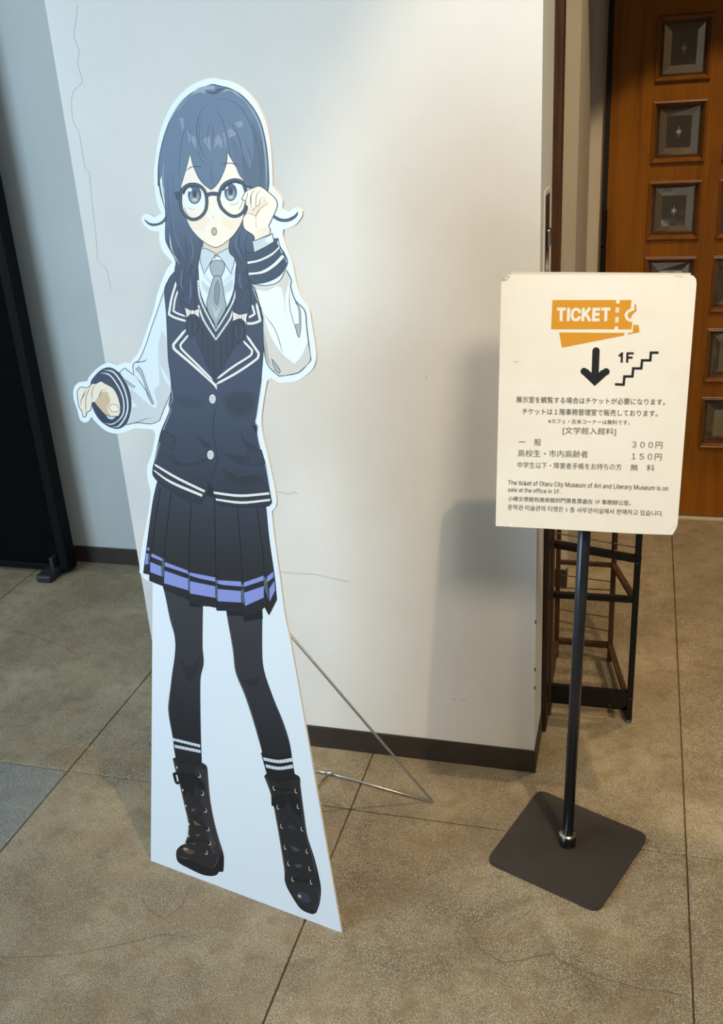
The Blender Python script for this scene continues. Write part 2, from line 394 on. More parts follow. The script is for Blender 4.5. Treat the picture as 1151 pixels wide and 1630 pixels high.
def smooth(pts, closed=True, seg=5, corner=55):
    """Catmull-Rom through the points, keeping sharp corners"""
    n = len(pts); P = [Vector((p[0], p[1])) for p in pts]
    if n < 3: return [tuple(p) for p in P]
    sharp = []
    for i in range(n):
        if not closed and i in (0, n - 1): sharp.append(True); continue
        a = P[i] - P[i - 1]; b = P[(i + 1) % n] - P[i]
        sharp.append(a.length < 1e-6 or b.length < 1e-6 or math.degrees(a.angle(b)) > corner)
    out = []
    for i in range(n if closed else n - 1):
        p0, p1, p2, p3 = P[i - 1] if (closed or i > 0) else P[i], P[i], P[(i + 1) % n], P[(i + 2) % n] if (closed or i + 2 < n) else P[(i + 1) % n]
        d1 = (p2 - p0) / 2 if not sharp[i] else (p2 - p1); d2 = (p3 - p1) / 2 if not sharp[(i + 1) % n] else (p2 - p1)
        L_ = (p2 - p1).length
        for d in (d1, d2):
            if d.length > L_ * 1.3: d.length = L_ * 1.3
        k = seg if L_ > 3 else 2
        for j in range(k):
            t = j / k; t2, t3 = t * t, t * t * t
            out.append(tuple(p1 * (2 * t3 - 3 * t2 + 1) + d1 * (t3 - 2 * t2 + t) + p2 * (-2 * t3 + 3 * t2) + d2 * (t3 - t2)))
    if not closed: out.append(tuple(P[-1]))
    return out
class Print:
    """one printed piece = one mesh; every ink has its own slot"""
    def __init__(s, plane): s.pl = plane; s.v = []; s.f = []; s.mi = []; s.mats = []
    def ink(s, c):
        if isinstance(c, str):
            m = GRAD[c]
            if m not in s.mats: s.mats.append(m)
            return s.mats.index(m)
        m = mat('ink_%d_%d_%d' % c, tuple(v * INKD for v in c), .45, 0, .25)
        if m not in s.mats: s.mats.append(m)
        return s.mats.index(m)
    def raw(s, pts, c):
        off = s.pl.layer(pts)
        k = len(s.v); W = [s.pl.P(x, y, off) for x, y in pts]; s.v += W; mi = s.ink(c)
        for tri in tessellate_polygon([[Vector((x, -y, 0)) for x, y in pts]]):
            a, b, c_ = (W[i] for i in tri)
            t = tri if (b - a).cross(c_ - a).dot(s.pl.n) > 0 else tri[::-1]
            s.f.append([k + i for i in t]); s.mi.append(mi)
        return s
    def fill(s, pts, c, line=None, lw=1.3, seg=5, corner=55):
        q = smooth(pts, True, seg, corner); s.raw(q, c)
        if line: s.line(q + q[:1], line, lw, raw=True, taper=0)
        return s
    def line(s, pts, c, wd=1.2, taper=.25, raw=False, corner=70):
        q = pts if raw else smooth(pts, False, 6, corner)
        P = [Vector(p) for p in q]; Lr = []; n = len(P); 
        tot = sum((b - a).length for a, b in zip(P, P[1:])) or 1; acc = 0; L_, R_ = [], []
        for i in range(n):
            a, b = P[max(i - 1, 0)], P[min(i + 1, n - 1)]
            if raw and (P[0] - P[-1]).length < 1e-3 and i in (0, n - 1): a, b = P[-2], P[1]
            d = (b - a); d = d.normalized() if d.length > 1e-9 else Vector((1, 0)); u = Vector((-d.y, d.x))
            if i: acc += (P[i] - P[i - 1]).length
            f = acc / tot; ww = wd / 2
            if taper: ww *= max(.22, min(1, min(f, 1 - f) / taper)) if taper < 1 else 1
            L_.append(P[i] + u * ww); R_.append(P[i] - u * ww)
        off = s.pl.layer([tuple(p) for p in L_ + R_]); k = len(s.v); mi = s.ink(c)
        for a, b in zip(L_, R_): s.v += [s.pl.P(a.x, a.y, off), s.pl.P(b.x, b.y, off)]
        for i in range(n - 1):
            t = [k + 2 * i, k + 2 * i + 1, k + 2 * i + 3, k + 2 * i + 2]
            A, B, C_ = (s.v[j] for j in t[:3])
            if (B - A).cross(C_ - A).dot(s.pl.n) < 0: t = t[::-1]
            s.f.append(t); s.mi.append(mi)
        return s
    def soft(s, pts, c0, c1, n=4):
        """nested shapes stepping from c0 at the rim to c1 inside"""
        q = smooth(pts, True, 4, 60); cx = sum(p[0] for p in q) / len(q); cy = sum(p[1] for p in q) / len(q)
        for i in range(1, n + 1):
            t = i / n; k = 1.12 - .5 * (i - 1) / n
            s.raw([(cx + (x - cx) * k, cy + (y - cy) * k) for x, y in q], tuple(int(round(a + (b - a) * t)) for a, b in zip(c0, c1)))
        return s
    def ell(s, x, y, rx, ry, c, line=None, lw=1.1, rot=0, n=20):
        a = math.radians(rot)
        q = [(x + rx * math.cos(t) * math.cos(a) - ry * math.sin(t) * math.sin(a), y + rx * math.cos(t) * math.sin(a) + ry * math.sin(t) * math.cos(a)) for t in (2 * math.pi * i / n for i in range(n))]
        s.raw(q, c)
        if line: s.line(q + q[:1], line, lw, raw=True, taper=0)
        return s
    def build(s, name, parent, label=None):
        me = bpy.data.meshes.new(name); o0 = parent_loc(parent)
        me.from_pydata([tuple(v - o0) for v in s.v], [], s.f)
        o = link(name, me, s.mats, parent)
        for p, i in zip(me.polygons, s.mi): p.material_index = i
        if label: o['label'] = label
        return o
STEP = 6e-6; INKD = .94          # ink density

GRAD = {}
def grad(name, stops, pl):
    """printed vertical colour gradient: stops are (photo row, colour)"""
    m = mat('ink_' + name, (128, 128, 128), .45, 0, .25); nt = m.node_tree
    tc = nt.nodes.new('ShaderNodeTexCoord'); sx = nt.nodes.new('ShaderNodeSeparateXYZ'); mr = nt.nodes.new('ShaderNodeMapRange'); cr = nt.nodes.new('ShaderNodeValToRGB')
    zt, zb = pl.P(340, stops[0][0]).z, pl.P(340, stops[-1][0]).z
    nt.links.new(tc.outputs['Object'], sx.inputs[0]); nt.links.new(sx.outputs[2], mr.inputs[0]); nt.links.new(mr.outputs[0], cr.inputs[0])
    mr.inputs[1].default_value = zt; mr.inputs[2].default_value = zb
    e = cr.color_ramp.elements
    while len(e) < len(stops): e.new(.5)
    for i, (y, c) in enumerate(stops): e[i].position = (pl.P(340, y).z - zt) / (zb - zt); e[i].color = (*lin(tuple(v * INKD for v in c)), 1)
    nt.links.new(cr.outputs[0], nt.nodes['Principled BSDF'].inputs['Base Color']); GRAD[name] = m

# ------------------------------------------------------------------ ticket sign on its stand
SG = Plane((-.080, 1.64, .95), 3, 10)
bx, by = -.0889, 1.6608
st = empty('ticket_sign_stand', (bx, by, 0), 'ticket sign with prices on a black pole and square floor plate', 'sign')
M_stand = noisy('dark_brushed_steel', [(.3, (76, 71, 68)), (.7, (90, 84, 79))], 5, 3, .38, .03, 400, metal=.6)
M_pole = mat('dark_pole', (58, 60, 66), .28, .7)
def rounded(pts, r, n=6):
    out = []; P = [Vector(p) for p in pts]; k = len(P)
    for i in range(k):
        a, p, b = P[i - 1], P[i], P[(i + 1) % k]; u, v = (a - p).normalized(), (b - p).normalized()
        for j in range(n + 1):
            t = j / n; out.append((p + u * r) * (1 - t) ** 2 + p * 2 * t * (1 - t) + (p + v * r) * t * t)
    return out
zp = .008
pc = [onfloor(x, y, zp) for x, y in ((774, 1369), (952, 1450), (1033, 1329), (858, 1256))]
m = MB(); m.prism([q - Vector((0, 0, zp)) for q in rounded(pc, .022)], (0, 0, 1), zp); m.bm.edges.ensure_lookup_table()
bmesh.ops.bevel(m.bm, geom=[e for e in m.bm.edges if all(v.co.z > .004 for v in e.verts) and len(e.link_faces) == 2 and e.calc_face_angle(0) > .6], offset=.0016, segments=2, affect='EDGES')
m.build('base_plate', M_stand, st)
MB().tube([(bx, by, .0), (bx + .0002, by, .034)], .0175, 28).build('collar', mat('collar_steel', (48, 48, 50), .25, .8), st, True)
MB().tube([(bx, by, .0335), (bx, by, .036)], [.0185, .0175], 28).build('collar_ring', mat('ring_steel', (180, 172, 160), .25, 1), st, True)
MB().tube([(bx, by, .03), (-.0705, by + .0005, .965)], .0115, 28).build('pole', M_pole, st, True)
def off_hit(x, y, o_): return hit(x, y, SG.o + SG.n * o_, SG.n)
hb = MB(); q0, q1, q2, q3 = off_hit(814, 470, -.0065), off_hit(1100, 470, -.0065), off_hit(1100, 434.5, -.0065), off_hit(814, 432.5, -.0065)
q0 = q0 - SG.up * .30; q1 = q1 - SG.up * .30; dn = -SG.n * .003
hb.hexa([q0 + dn, q1 + dn, q1, q0, q3 + dn, q2 + dn, q2, q3])
hb.build('holder_plate', mat('holder_aluminium', (206, 196, 180), .4, .2), st)
MB().bar(SG.W(.01, -.03, -.013), SG.W(.01, .10, -.013), .05, .006, SG.n).build('bracket', M_blackm, st)
so = [(798, 450), (798.5, 446.5), (802.5, 440), (808, 437.5), (814, 437), (1098, 437.5), (1104, 439), (1108, 444), (1109, 451), (1079, 831), (1078, 838), (1074, 846), (1070.5, 851.5), (1066, 851.3), (1014, 849.6), (870, 841.5), (789, 837.3)]
M_card = noisy('off_white_card', [(.3, (226, 217, 202)), (.7, (232, 224, 210))], 9, 4, .6, .04, 300)
M_edge = mat('card_edge', (236, 234, 228), .7)
sgb = MB().prism([SG.P(x, y) for x, y in so], -SG.n, .006).build('sign_board', [M_card, M_edge], st)
for p in sgb.data.polygons:
    if abs(Vector(p.normal).dot(SG.n)) < .5: p.material_index = 1
# worn corners: folded flap and frayed layers
c1 = Print(SG); SG.h = .0002
c1.fill([(798.6, 447), (803, 440.6), (811, 439), (810, 443), (804, 447)], (196, 188, 174), (150, 140, 128), .6)
c1.fill([(803, 443), (811, 441), (807, 445)], (240, 236, 228))
c1.build('worn_corner', sgb)
c1 = Print(SG)
c1.fill([(1078.4, 836), (1073, 846), (1070, 851), (1061, 850.6), (1071, 843)], (244, 242, 236))
for a, b in (((1077.5, 834), (1064, 848)), ((1078, 838), (1067, 850)), ((1075, 836), (1060, 848))): c1.line([a, b], (176, 170, 160), .8)
c1.build('worn_corner', sgb)
c1 = Print(SG); c1.fill([(812, 834.5), (815, 833), (817, 838.5), (812, 838.2)], (250, 250, 246)); c1.build('torn_nick', sgb)
c1 = Print(SG); c1.line([(1071, 440), (1084, 440), (1089, 442)], (196, 184, 164), 1); c1.build('smudge', sgb)
c1 = Print(SG); c1.line([(817, 575), (822, 576), (827, 575)], (206, 196, 180), 1.6); c1.build('smudge', sgb)

# drawn marks on the sign (traced on the sheet's own grid)
def TS(pts): return [(770 + x / 3.197, 420 + y / 3.197) for x, y in pts]
OR, BK = (221, 152, 44), (38, 38, 40)
CARD = (230, 221, 207)
g = Print(SG)
g.raw(TS([(350, 184), (674, 184), (674, 202), (692, 202), (692, 184), (752, 184), (748, 226), (728, 238), (715, 258), (722, 282), (740, 294), (756, 295), (752, 333), (684, 333), (684, 318), (668, 318), (664, 333), (343, 333)]), OR)
g.raw(TS([(768, 205), (775, 205), (778, 240), (764, 250), (752, 268), (748, 280), (738, 276), (732, 262), (738, 248), (766, 236)]), OR)
g.raw(TS([(384, 349), (716, 351), (716, 364), (398, 427)]), OR)
g.raw(TS([(762, 308), (776, 312), (788, 310), (793, 348), (734, 360), (734, 351), (758, 349)]), OR)
g.raw(TS([(672, 222), (690, 222), (688, 248), (670, 248)]), CARD); g.raw(TS([(670, 270), (688, 270), (686, 299), (668, 299)]), CARD)
g.build('ticket_symbol', sgb, 'orange printed ticket symbol')
g = Print(SG)
g.line(TS([(572, 440), (566, 590)]), BK, 11.6, raw=True, taper=0); g.ell(*TS([(572, 443)])[0], 5.8, 5.8, BK)
g.raw(TS([(500, 560), (565, 622), (632, 562), (632, 534), (600, 540), (566, 572), (530, 536), (502, 534)]), BK)
for p in ((511, 547), (623, 549)): g.ell(*TS([p])[0], 5.7, 5.7, BK)
g.build('down_arrow', sgb, 'black printed arrow pointing down')
g = Print(SG)
sp = [(668, 613), (712, 615), (716, 573), (757, 573), (761, 532), (802, 532), (806, 491), (848, 491), (851, 452), (890, 452)]
for a, b in zip(sp, sp[1:]):
    A, B = Vector(a), Vector(b); d = (B - A).normalized() * 5.8
    g.line(TS([tuple(A - (d if a != sp[0] else d * 0)), tuple(B + (d if b != sp[-1] else d * 0))]), BK, 4.0, raw=True, taper=0)
g.build('stairs_symbol', sgb, 'black printed stair zigzag')

DG = bpy.context.evaluated_depsgraph_get
FNT = None
try:
    import os
    FNT = bpy.data.fonts.load(os.path.join(bpy.utils.system_resource('DATAFILES'), 'fonts', 'Inter.woff2'))
except Exception: FNT = None
def text_on(pl, s, p0, p1, hpx, ink, parent, bold=0, name='printed_text', shear=0):
    """text from baseline point p0 to baseline point p1 (photo tracing grid), cap height hpx"""
    c = bpy.data.curves.new('t', 'FONT'); c.body = s; c.offset = bold; c.resolution_u = 3; c.size = 1
    if FNT and s.isascii(): c.font = FNT
    o = bpy.data.objects.new('t', c); COL.objects.link(o); bpy.context.view_layer.update()
    me = bpy.data.meshes.new_from_object(o.evaluated_get(DG())); bpy.data.objects.remove(o)
    xs = [v.co.x for v in me.vertices]; ys = [v.co.y for v in me.vertices]; x0, x1, y0, y1 = min(xs), max(xs), min(ys), max(ys)
    A = pl.P(*p0); B = pl.P(*p1); ex = (B - A).normalized(); W_ = (B - A).length
    C_ = pl.P(p0[0], p0[1] - hpx); hh = (C_ - A).dot(pl.up); o0 = parent_loc(parent)
    ey = pl.up
    for v in me.vertices:
        q = A + ex * ((v.co.x - x0) / (x1 - x0) * W_) + ey * ((v.co.y - y0) / (y1 - y0) * hh) + pl.n * (pl.h + .0004)
        v.co = q - o0
    me.update()
    if me.polygons and sum(p.normal.dot(pl.n) * p.area for p in me.polygons) < 0:
        me.flip_normals()
    while me.materials: me.materials.pop()
    return link(name, me, mat('ink_%d_%d_%d' % ink, tuple(v * INKD for v in ink), .45, 0, .25), parent)
def T2(p): return (770 + p[0] / 3.197, 620 + p[1] / 3.197)
def T1(p): return (770 + p[0] / 3.197, 420 + p[1] / 3.197)
def L2(s, a, b, h, ink=(72, 68, 62), bold=0): return text_on(SG, s, T2(a), T2(b), h / 3.197, ink, sgb, bold)
SG.h += 1e-4
def glyph(strokes, wd, ink):
    g = Print(SG)
    for q in strokes:
        g.line(TS(q), ink, wd / 3.197, raw=True, taper=0)
    return g.build('printed_letter', sgb)
TI = (242, 234, 220)
arc = [(490, 250), (486, 238), (477, 231), (465, 231), (454, 239), (450, 258), (452, 275), (461, 285), (473, 285), (484, 279), (488, 267)]
for q in ([[(373, 230), (418, 230)], [(395, 224), (394, 292)]], [[(433, 224), (430, 292)]], [arc], [[(508, 224), (504, 292)], [(542, 224), (508, 264)], [(519, 252), (542, 292)]],
          [[(562, 223), (558, 292)], [(560, 231), (594, 231)], [(560, 257), (590, 257)], [(558, 285), (590, 285)]], [[(600, 230), (645, 230)], [(623, 224), (621, 292)]]):
    glyph(q, 15.5, TI)
glyph([[(704, 450), (702, 503)], [(705, 456), (688, 470)]], 11, BK)
glyph([[(732, 450), (730, 503)], [(732, 455.5), (764, 455.5)], [(731, 477), (758, 477)]], 11, BK)
L2('展示室を観覧する場合はチケットが必要になります。', (165, 66), (922, 80), 32, (84, 80, 72))
L2('チケットは１階事務管理室で販売しております。', (196, 126), (884, 138), 32, (84, 80, 72))
L2('※カフェ・古本コーナーは無料です。', (328, 172), (742, 180), 24, (92, 86, 78))
L2('[文学館入館料]', (402, 230), (672, 236), 40, (104, 98, 88), -.004)
L2('一　般', (178, 284), (292, 286), 36, (104, 98, 88), -.004)
L2('３００円', (754, 297), (908, 301), 34, (104, 98, 88), -.004)
L2('高校生・市内高齢者', (174, 341), (530, 347), 36, (104, 98, 88), -.004)
L2('１５０円', (752, 357), (904, 361), 34, (104, 98, 88), -.004)
L2('中学生以下・障害者手帳をお持ちの方', (172, 399), (700, 410), 32, (110, 104, 94), -.002)
L2('無　料', (746, 413), (868, 416), 34, (104, 98, 88), -.004)
L2('The ticket of Otaru City Museum of Art and Literary Museum is on', (124, 490), (938, 521), 30, (78, 73, 66), .0)
L2('sale at the office in 1F.', (124, 519), (391, 530), 22, (78, 73, 66), .0)
L2('小樽文學館和美術館的門票售票處在 1F 事務辦公室。', (123, 567), (748, 590), 25, (84, 80, 72))
L2('문학관·미술관의 티켓은 1 층 사무관리실에서 판매하고 있습니다.', (123, 611), (912, 645), 27, (84, 80, 72))

# ------------------------------------------------------------------ cut-out standee
ba = onfloor(240, 1370); bb = onfloor(544, 1485)
yaw = math.degrees(math.atan2(bb.y - ba.y, bb.x - ba.x))
SD = Plane(ba, yaw, 5)
sd = empty('standee', (ba + bb) / 2, 'life size cardboard cut-out of a schoolgirl in glasses and navy waistcoat', 'standee')
outline = [(240, 1370), (241.5, 1150), (243, 928), (229.5, 921), (222, 911), (223, 896), (227.4, 861), (234, 828), (240, 785), (236, 768), (234, 745), (242, 720), (247, 693), (244, 684),
    (217.7, 681.6), (203.8, 686), (186.5, 690.3), (169, 686), (153.4, 673), (145.6, 663.4), (141.3, 670.3), (134.3, 673), (127.4, 667.7), (123, 652), (117, 633), (117.8, 617.3), (124.8, 608.7), (138.7, 606.9), (143, 598.2), (156.9, 584.3), (170.8, 577.7), (181.2, 579.5), (187.3, 582.2), (196.9, 577.4), (207, 578),
    (222.4, 557), (233, 527), (243.3, 497), (250, 470), (257.2, 448.3), (265, 430), (274.5, 417), (260, 401), (254, 385), (253.7, 368.4), (239.8, 366.6), (228, 357), (224.5, 348), (229, 341), (236.3, 340.6), (246, 346), (257.2, 339.5), (250, 323), (245.7, 295.4),
    (245, 275), (246.8, 257), (250.4, 231.6), (256.5, 204.9), (268.6, 175.7), (283.2, 153.8), (302.7, 136.8), (322, 127.5), (339, 124), (349, 126), (366, 129), (385.4, 138.7), (404.9, 158.6), (419.5, 185.4), (428, 214.6), (432, 246), (434, 290),
    (435, 298), (448.7, 316), (449, 333), (459.6, 338), (468, 331), (475.4, 329.6), (481.5, 336), (480, 345.4), (470.5, 357.6), (460, 363), (451, 365.5), (450, 374.6), (457, 396.5), (464.5, 416), (468, 430.5), (471.8, 451),
    (480.6, 474.3), (492.4, 492.5), (496.3, 516), (502.8, 557.7), (502, 577), (493.7, 591.6), (472.8, 606), (444, 609.3), (432.4, 602), (425.5, 606), (422.5, 620), (416.4, 662.6), (418, 689.7), (424.3, 716.8), (431.6, 750), (437.9, 779.3), (440, 803), (432.6, 814.5), (437, 856.9), (445.7, 919.9), (454.4, 984), (462, 1018), (544, 1485)]
ol = smooth(outline, True, 4, 38)
M_board = mat('white_print_card', (219, 227, 236), .45, 0, .3)
M_bedge = mat('foamboard_edge', (240, 234, 224), .8)
board = MB().prism([SD.P(x, y) for x, y in ol], -SD.n, .0045).build('board', [M_board, M_bedge], sd)
for p in board.data.polygons:
    if abs(Vector(p.normal).dot(SD.n)) < .5: p.material_index = 1
SD.h = .0001
grad('hair', [(130, (100, 120, 146)), (270, (98, 117, 142)), (340, (86, 102, 126)), (400, (66, 78, 100)), (450, (56, 66, 87))], SD)
grad('navy', [(430, (60, 71, 92)), (640, (60, 71, 92)), (730, (54, 62, 80)), (800, (46, 48, 56))], SD)
grad('skirt', [(760, (58, 65, 84)), (830, (50, 53, 62)), (900, (42, 42, 45)), (960, (38, 38, 41))], SD)
grad('tights', [(950, (60, 60, 66)), (1080, (52, 52, 57)), (1150, (40, 40, 44)), (1200, (33, 33, 36))], SD)

def sheet(ox, oy, s): return lambda pts: [(ox + x / s, oy + y / s) for x, y in pts]
c4, c5, c6 = sheet(220, 110, 4.111), sheet(220, 270, 4.111), sheet(220, 430, 3.837)
cA, cB, cC, cD = sheet(110, 560, 5.755), sheet(220, 600, 4.796), sheet(210, 770, 4.604), sheet(230, 950, 4.263)
cE, cF, cG = sheet(250, 1190, 7.762), sheet(400, 1180, 5.623), sheet(360, 280, 8.221)
INK = (36, 42, 58); NAVY = (60, 71, 92); DNAVY = (48, 55, 71); WHT = (236, 243, 248); SKIN = (250, 238, 220); SKS = (228, 204, 172)
HAIR = (100, 120, 145); HAIRD = (80, 96, 120); HAIRK = (60, 71, 92); WARM = (216, 210, 204); COOL = (200, 212, 221)

# legs
g = Print(SD)
g.fill(cD([(118, -110), (145, 0), (175, 150), (212, 290), (210, 400), (190, 540), (165, 720), (168, 810), (195, 960), (215, 1110), (388, 1140), (380, 900), (378, 560), (400, 450), (392, 330), (397, -110)]), 'tights', INK, 1.2)
g.soft(cD([(240, 400), (262, 520), (310, 610), (360, 520), (378, 400), (340, 470), (270, 470)]), (54, 54, 60), (44, 44, 48))
g.line(cD([(150, 20), (182, 160), (208, 290), (206, 400), (186, 540), (168, 720), (172, 810), (192, 920)]), (120, 120, 135), .7)
g.build('printed_leg', board)
g = Print(SD)
g.fill(cD([(548, -40), (555, 80), (600, 350), (620, 510), (680, 660), (740, 840), (800, 1050), (825, 1160), (1008, 1160), (985, 1000), (940, 850), (870, 680), (810, 500), (797, 350), (800, -40)]), 'tights', INK, 1.2)
g.soft(cD([(670, 560), (720, 620), (770, 600), (775, 540), (730, 560)]), (52, 52, 58), (42, 42, 46))
g.line(cD([(562, 110), (602, 350), (622, 510), (683, 660), (743, 840), (798, 1030)]), (140, 132, 122), .7)
g.line(cD([(870, 690), (938, 850), (975, 980)]), (90, 96, 130), .7)
g.build('printed_leg', board)
# skirt
g = Print(SD)
sk = [(190, -30), (155, 130), (120, 380), (85, 655), (130, 665), (130, 710), (232, 750), (235, 775), (415, 850), (520, 893), (625, 895), (625, 928), (812, 930), (820, 965), (900, 945), (975, 905), (1005, 962), (1062, 850), (1045, 680), (1005, 400), (980, 150), (960, 20)]
g.fill(cC([(240, 770), (420, 850), (420, 900), (520, 905), (520, 890), (690, 925), (700, 965), (815, 970), (825, 1010), (960, 990), (955, 900), (600, 800)]), (30, 31, 34))
g.fill(cC(sk), 'skirt', INK, 1.2, corner=30)
for l in ([(210, 30), (150, 430), (130, 700)], [(290, 60), (250, 380), (235, 560), (232, 765)], [(435, 130), (420, 500), (415, 850)], [(605, 100), (612, 500), (622, 925)], [(775, 185), (805, 600), (815, 960)], [(918, 180), (960, 500), (972, 690), (1000, 950)]):
    g.line(cC(l), (24, 25, 28), 1.6, taper=0)
PU = (140, 151, 218)
for q in ([(145, 508), (222, 545), (222, 570), (140, 535)], [(242, 572), (412, 635), (412, 662), (240, 605)], [(422, 648), (612, 685), (612, 720), (422, 680)], [(628, 705), (802, 715), (802, 755), (628, 740)], [(820, 722), (965, 672), (965, 710), (820, 758)], [(990, 680), (1035, 643), (1040, 685), (990, 725)], [(112, 465), (130, 468), (128, 490), (108, 487)],
          [(102, 508), (122, 512), (118, 592), (95, 590)], [(135, 572), (218, 605), (218, 680), (132, 648)], [(238, 635), (412, 695), (412, 782), (235, 730)], [(425, 712), (612, 750), (612, 838), (425, 805)], [(628, 770), (802, 785), (802, 872), (628, 862)], [(820, 798), (968, 748), (968, 835), (830, 897)], [(1005, 770), (1045, 710), (1052, 780), (1010, 865)]):
    g.raw(cC(q), PU); g.line(cC(q + q[:1]), INK, .8, raw=True, taper=0)
for q in ([(222, 545), (238, 548), (232, 680), (218, 680)], [(412, 650), (422, 655), (422, 790), (412, 785)], [(615, 700), (626, 702), (626, 850), (615, 840)], [(803, 730), (818, 735), (824, 890), (806, 860)], [(965, 672), (990, 700), (1005, 860), (970, 760)], [(122, 512), (133, 515), (128, 592), (118, 592)]):
    g.raw(cC(q), (86, 102, 118))
for l in ([(240, 615), (412, 675), (612, 735), (802, 765), (965, 722)],):
    g.line(cC(l), (36, 37, 41), 3.0, taper=0)
g.build('printed_skirt', board)
# far sleeve (viewer's left) and cuff and hand
g = Print(SD)
sl = c6([(158, 125), (120, 240), (75, 370), (42, 470), (5, 550)]) + cA([(600, 100), (585, 130), (595, 215), (510, 148), (460, 188), (520, 300), (560, 440), (555, 580), (520, 670), (620, 650), (750, 660), (830, 630), (880, 500), (935, 370), (935, 270), (915, 100), (905, -20)]) + c6([(185, 440), (172, 250)])
g.fill(sl, (222, 233, 241), INK, 1.2, corner=40)
g.fill(cA([(820, -60), (822, 110), (830, 300), (775, 350), (810, 480), (790, 520), (740, 490), (560, 330), (570, 420), (625, 505), (575, 510), (565, 600), (530, 662), (620, 645), (740, 655), (828, 622), (875, 500), (930, 365), (930, 270), (910, 100), (895, -100), (850, -200)]), (204, 209, 213), corner=30)
g.fill(cA([(830, 110), (915, 260), (925, 330), (860, 220)]), (222, 233, 241))
g.fill(cA([(610, 160), (640, 136), (670, 175), (712, 300), (778, 478), (760, 480), (720, 400), (690, 290), (650, 200)]), (176, 184, 188), INK, .7)
g.fill(cA([(512, 250), (560, 285), (608, 320), (590, 328), (550, 305)]), (176, 184, 188), (90, 96, 108), .6)
g.line(cA([(600, 215), (660, 290), (720, 380), (765, 470)]), INK, 1)
g.line(cA([(600, 100), (635, 95), (690, 85), (720, 60)]), INK, 1.3)
g.line(cA([(530, 665), (620, 645), (700, 615), (765, 603)]), INK, .8)
g.line(c6([(165, 170), (178, 330), (186, 470), (196, 640)]), (150, 154, 160), 1.4)
g.build('printed_sleeve', board)
g = Print(SD)
g.fill(cA([(200, 290), (240, 220), (300, 165), (370, 145), (440, 180), (500, 250), (545, 340), (568, 450), (560, 560), (520, 660), (450, 702), (370, 685), (290, 630), (235, 550), (213, 470), (230, 380)]), (56, 66, 88), INK, 1.2)
g.line(cA([(320, 168), (400, 182), (470, 265), (520, 380), (538, 500), (515, 600), (455, 680), (400, 690)]), (228, 230, 234), 2.3, taper=.1)
g.line(cA([(285, 192), (370, 212), (440, 300), (488, 400), (503, 500), (485, 590), (400, 660), (330, 655)]), (228, 230, 234), 2.0, taper=.1)
g.fill(cA([(225, 480), (260, 480), (330, 580), (430, 600), (470, 540), (470, 600), (400, 655), (320, 640), (260, 580)]), (46, 54, 72))
g.fill(cA([(335, 580), (400, 590), (440, 585), (400, 620), (360, 612)]), (198, 212, 222), INK, .6)
g.build('printed_cuff', board)
g = Print(SD)
g.fill(cA([(75, 370), (105, 320), (165, 328), (215, 290), (245, 292), (290, 270), (330, 290), (400, 330), (440, 390), (465, 470), (472, 540), (455, 590), (380, 590), (330, 570), (290, 520), (250, 470), (212, 462), (200, 530), (165, 555), (155, 590), (130, 600), (115, 540), (90, 500)]), (244, 228, 206), INK, 1.1)
g.fill(cA([(285, 370), (350, 365), (378, 450), (350, 520), (380, 585), (330, 570), (240, 470), (268, 440)]), (214, 186, 148))
g.fill(cA([(365, 510), (385, 482), (430, 485), (468, 530), (440, 550), (390, 545)]), (250, 236, 214), (110, 88, 70), .8)
for l in ([(165, 330), (130, 400), (108, 460), (105, 505)], [(215, 292), (180, 350), (155, 430), (155, 585)], [(245, 295), (215, 350), (208, 450)], [(350, 345), (300, 355), (270, 420), (240, 460), (210, 460)], [(130, 400), (118, 430), (150, 375)]):
    g.line(cA(l), (84, 66, 56), .9)
g.build('printed_hand', board)
# raised sleeve, cuff, hand drawn after the waistcoat
# shirt, tie, waistcoat
g = Print(SD)
g.fill(c6([(375, -60), (600, -60), (595, 60), (575, 210), (475, 380), (400, 230), (382, 100)]), (226, 237, 245))
g.fill(c6([(385, 60), (440, 110), (430, 150), (395, 110)]), (196, 210, 220)); g.fill(c6([(520, 100), (580, 50), (575, 110), (530, 150)]), (196, 210, 220))
g.fill(c6([(395, 0), (440, 60), (445, 90), (400, 40)]), (206, 219, 229)); g.fill(c6([(525, 60), (585, 0), (585, 30), (530, 90)]), (206, 219, 229))
g.build('printed_shirt', board)
g = Print(SD)
g.fill([(262, 462), (268, 446), (273, 438), (284, 428), (300, 424), (315, 424), (320, 470), (344, 522), (370, 470), (376, 424), (392, 426), (402, 456), (413, 482), (419.5, 505.6), (420.5, 525), (419.4, 555), (416.8, 590), (415, 610), (408, 658.4), (405.6, 671), (410, 679), (408.7, 691.7), (413.5, 712.6), (422.3, 737.6), (428.5, 777), (432.7, 800), (428, 805), (420, 806.4), (386.8, 808), (355.5, 805.4), (345, 801), (332.6, 769), (322, 799), (318, 801.5), (293, 794), (261.7, 775), (245, 758.5), (243.5, 746), (246, 735.5), (253.4, 700), (257.5, 684.4), (270, 654), (269, 643.8), (273, 625), (272, 600), (268, 570), (265, 500)], 'navy', INK, 1.3, corner=45)
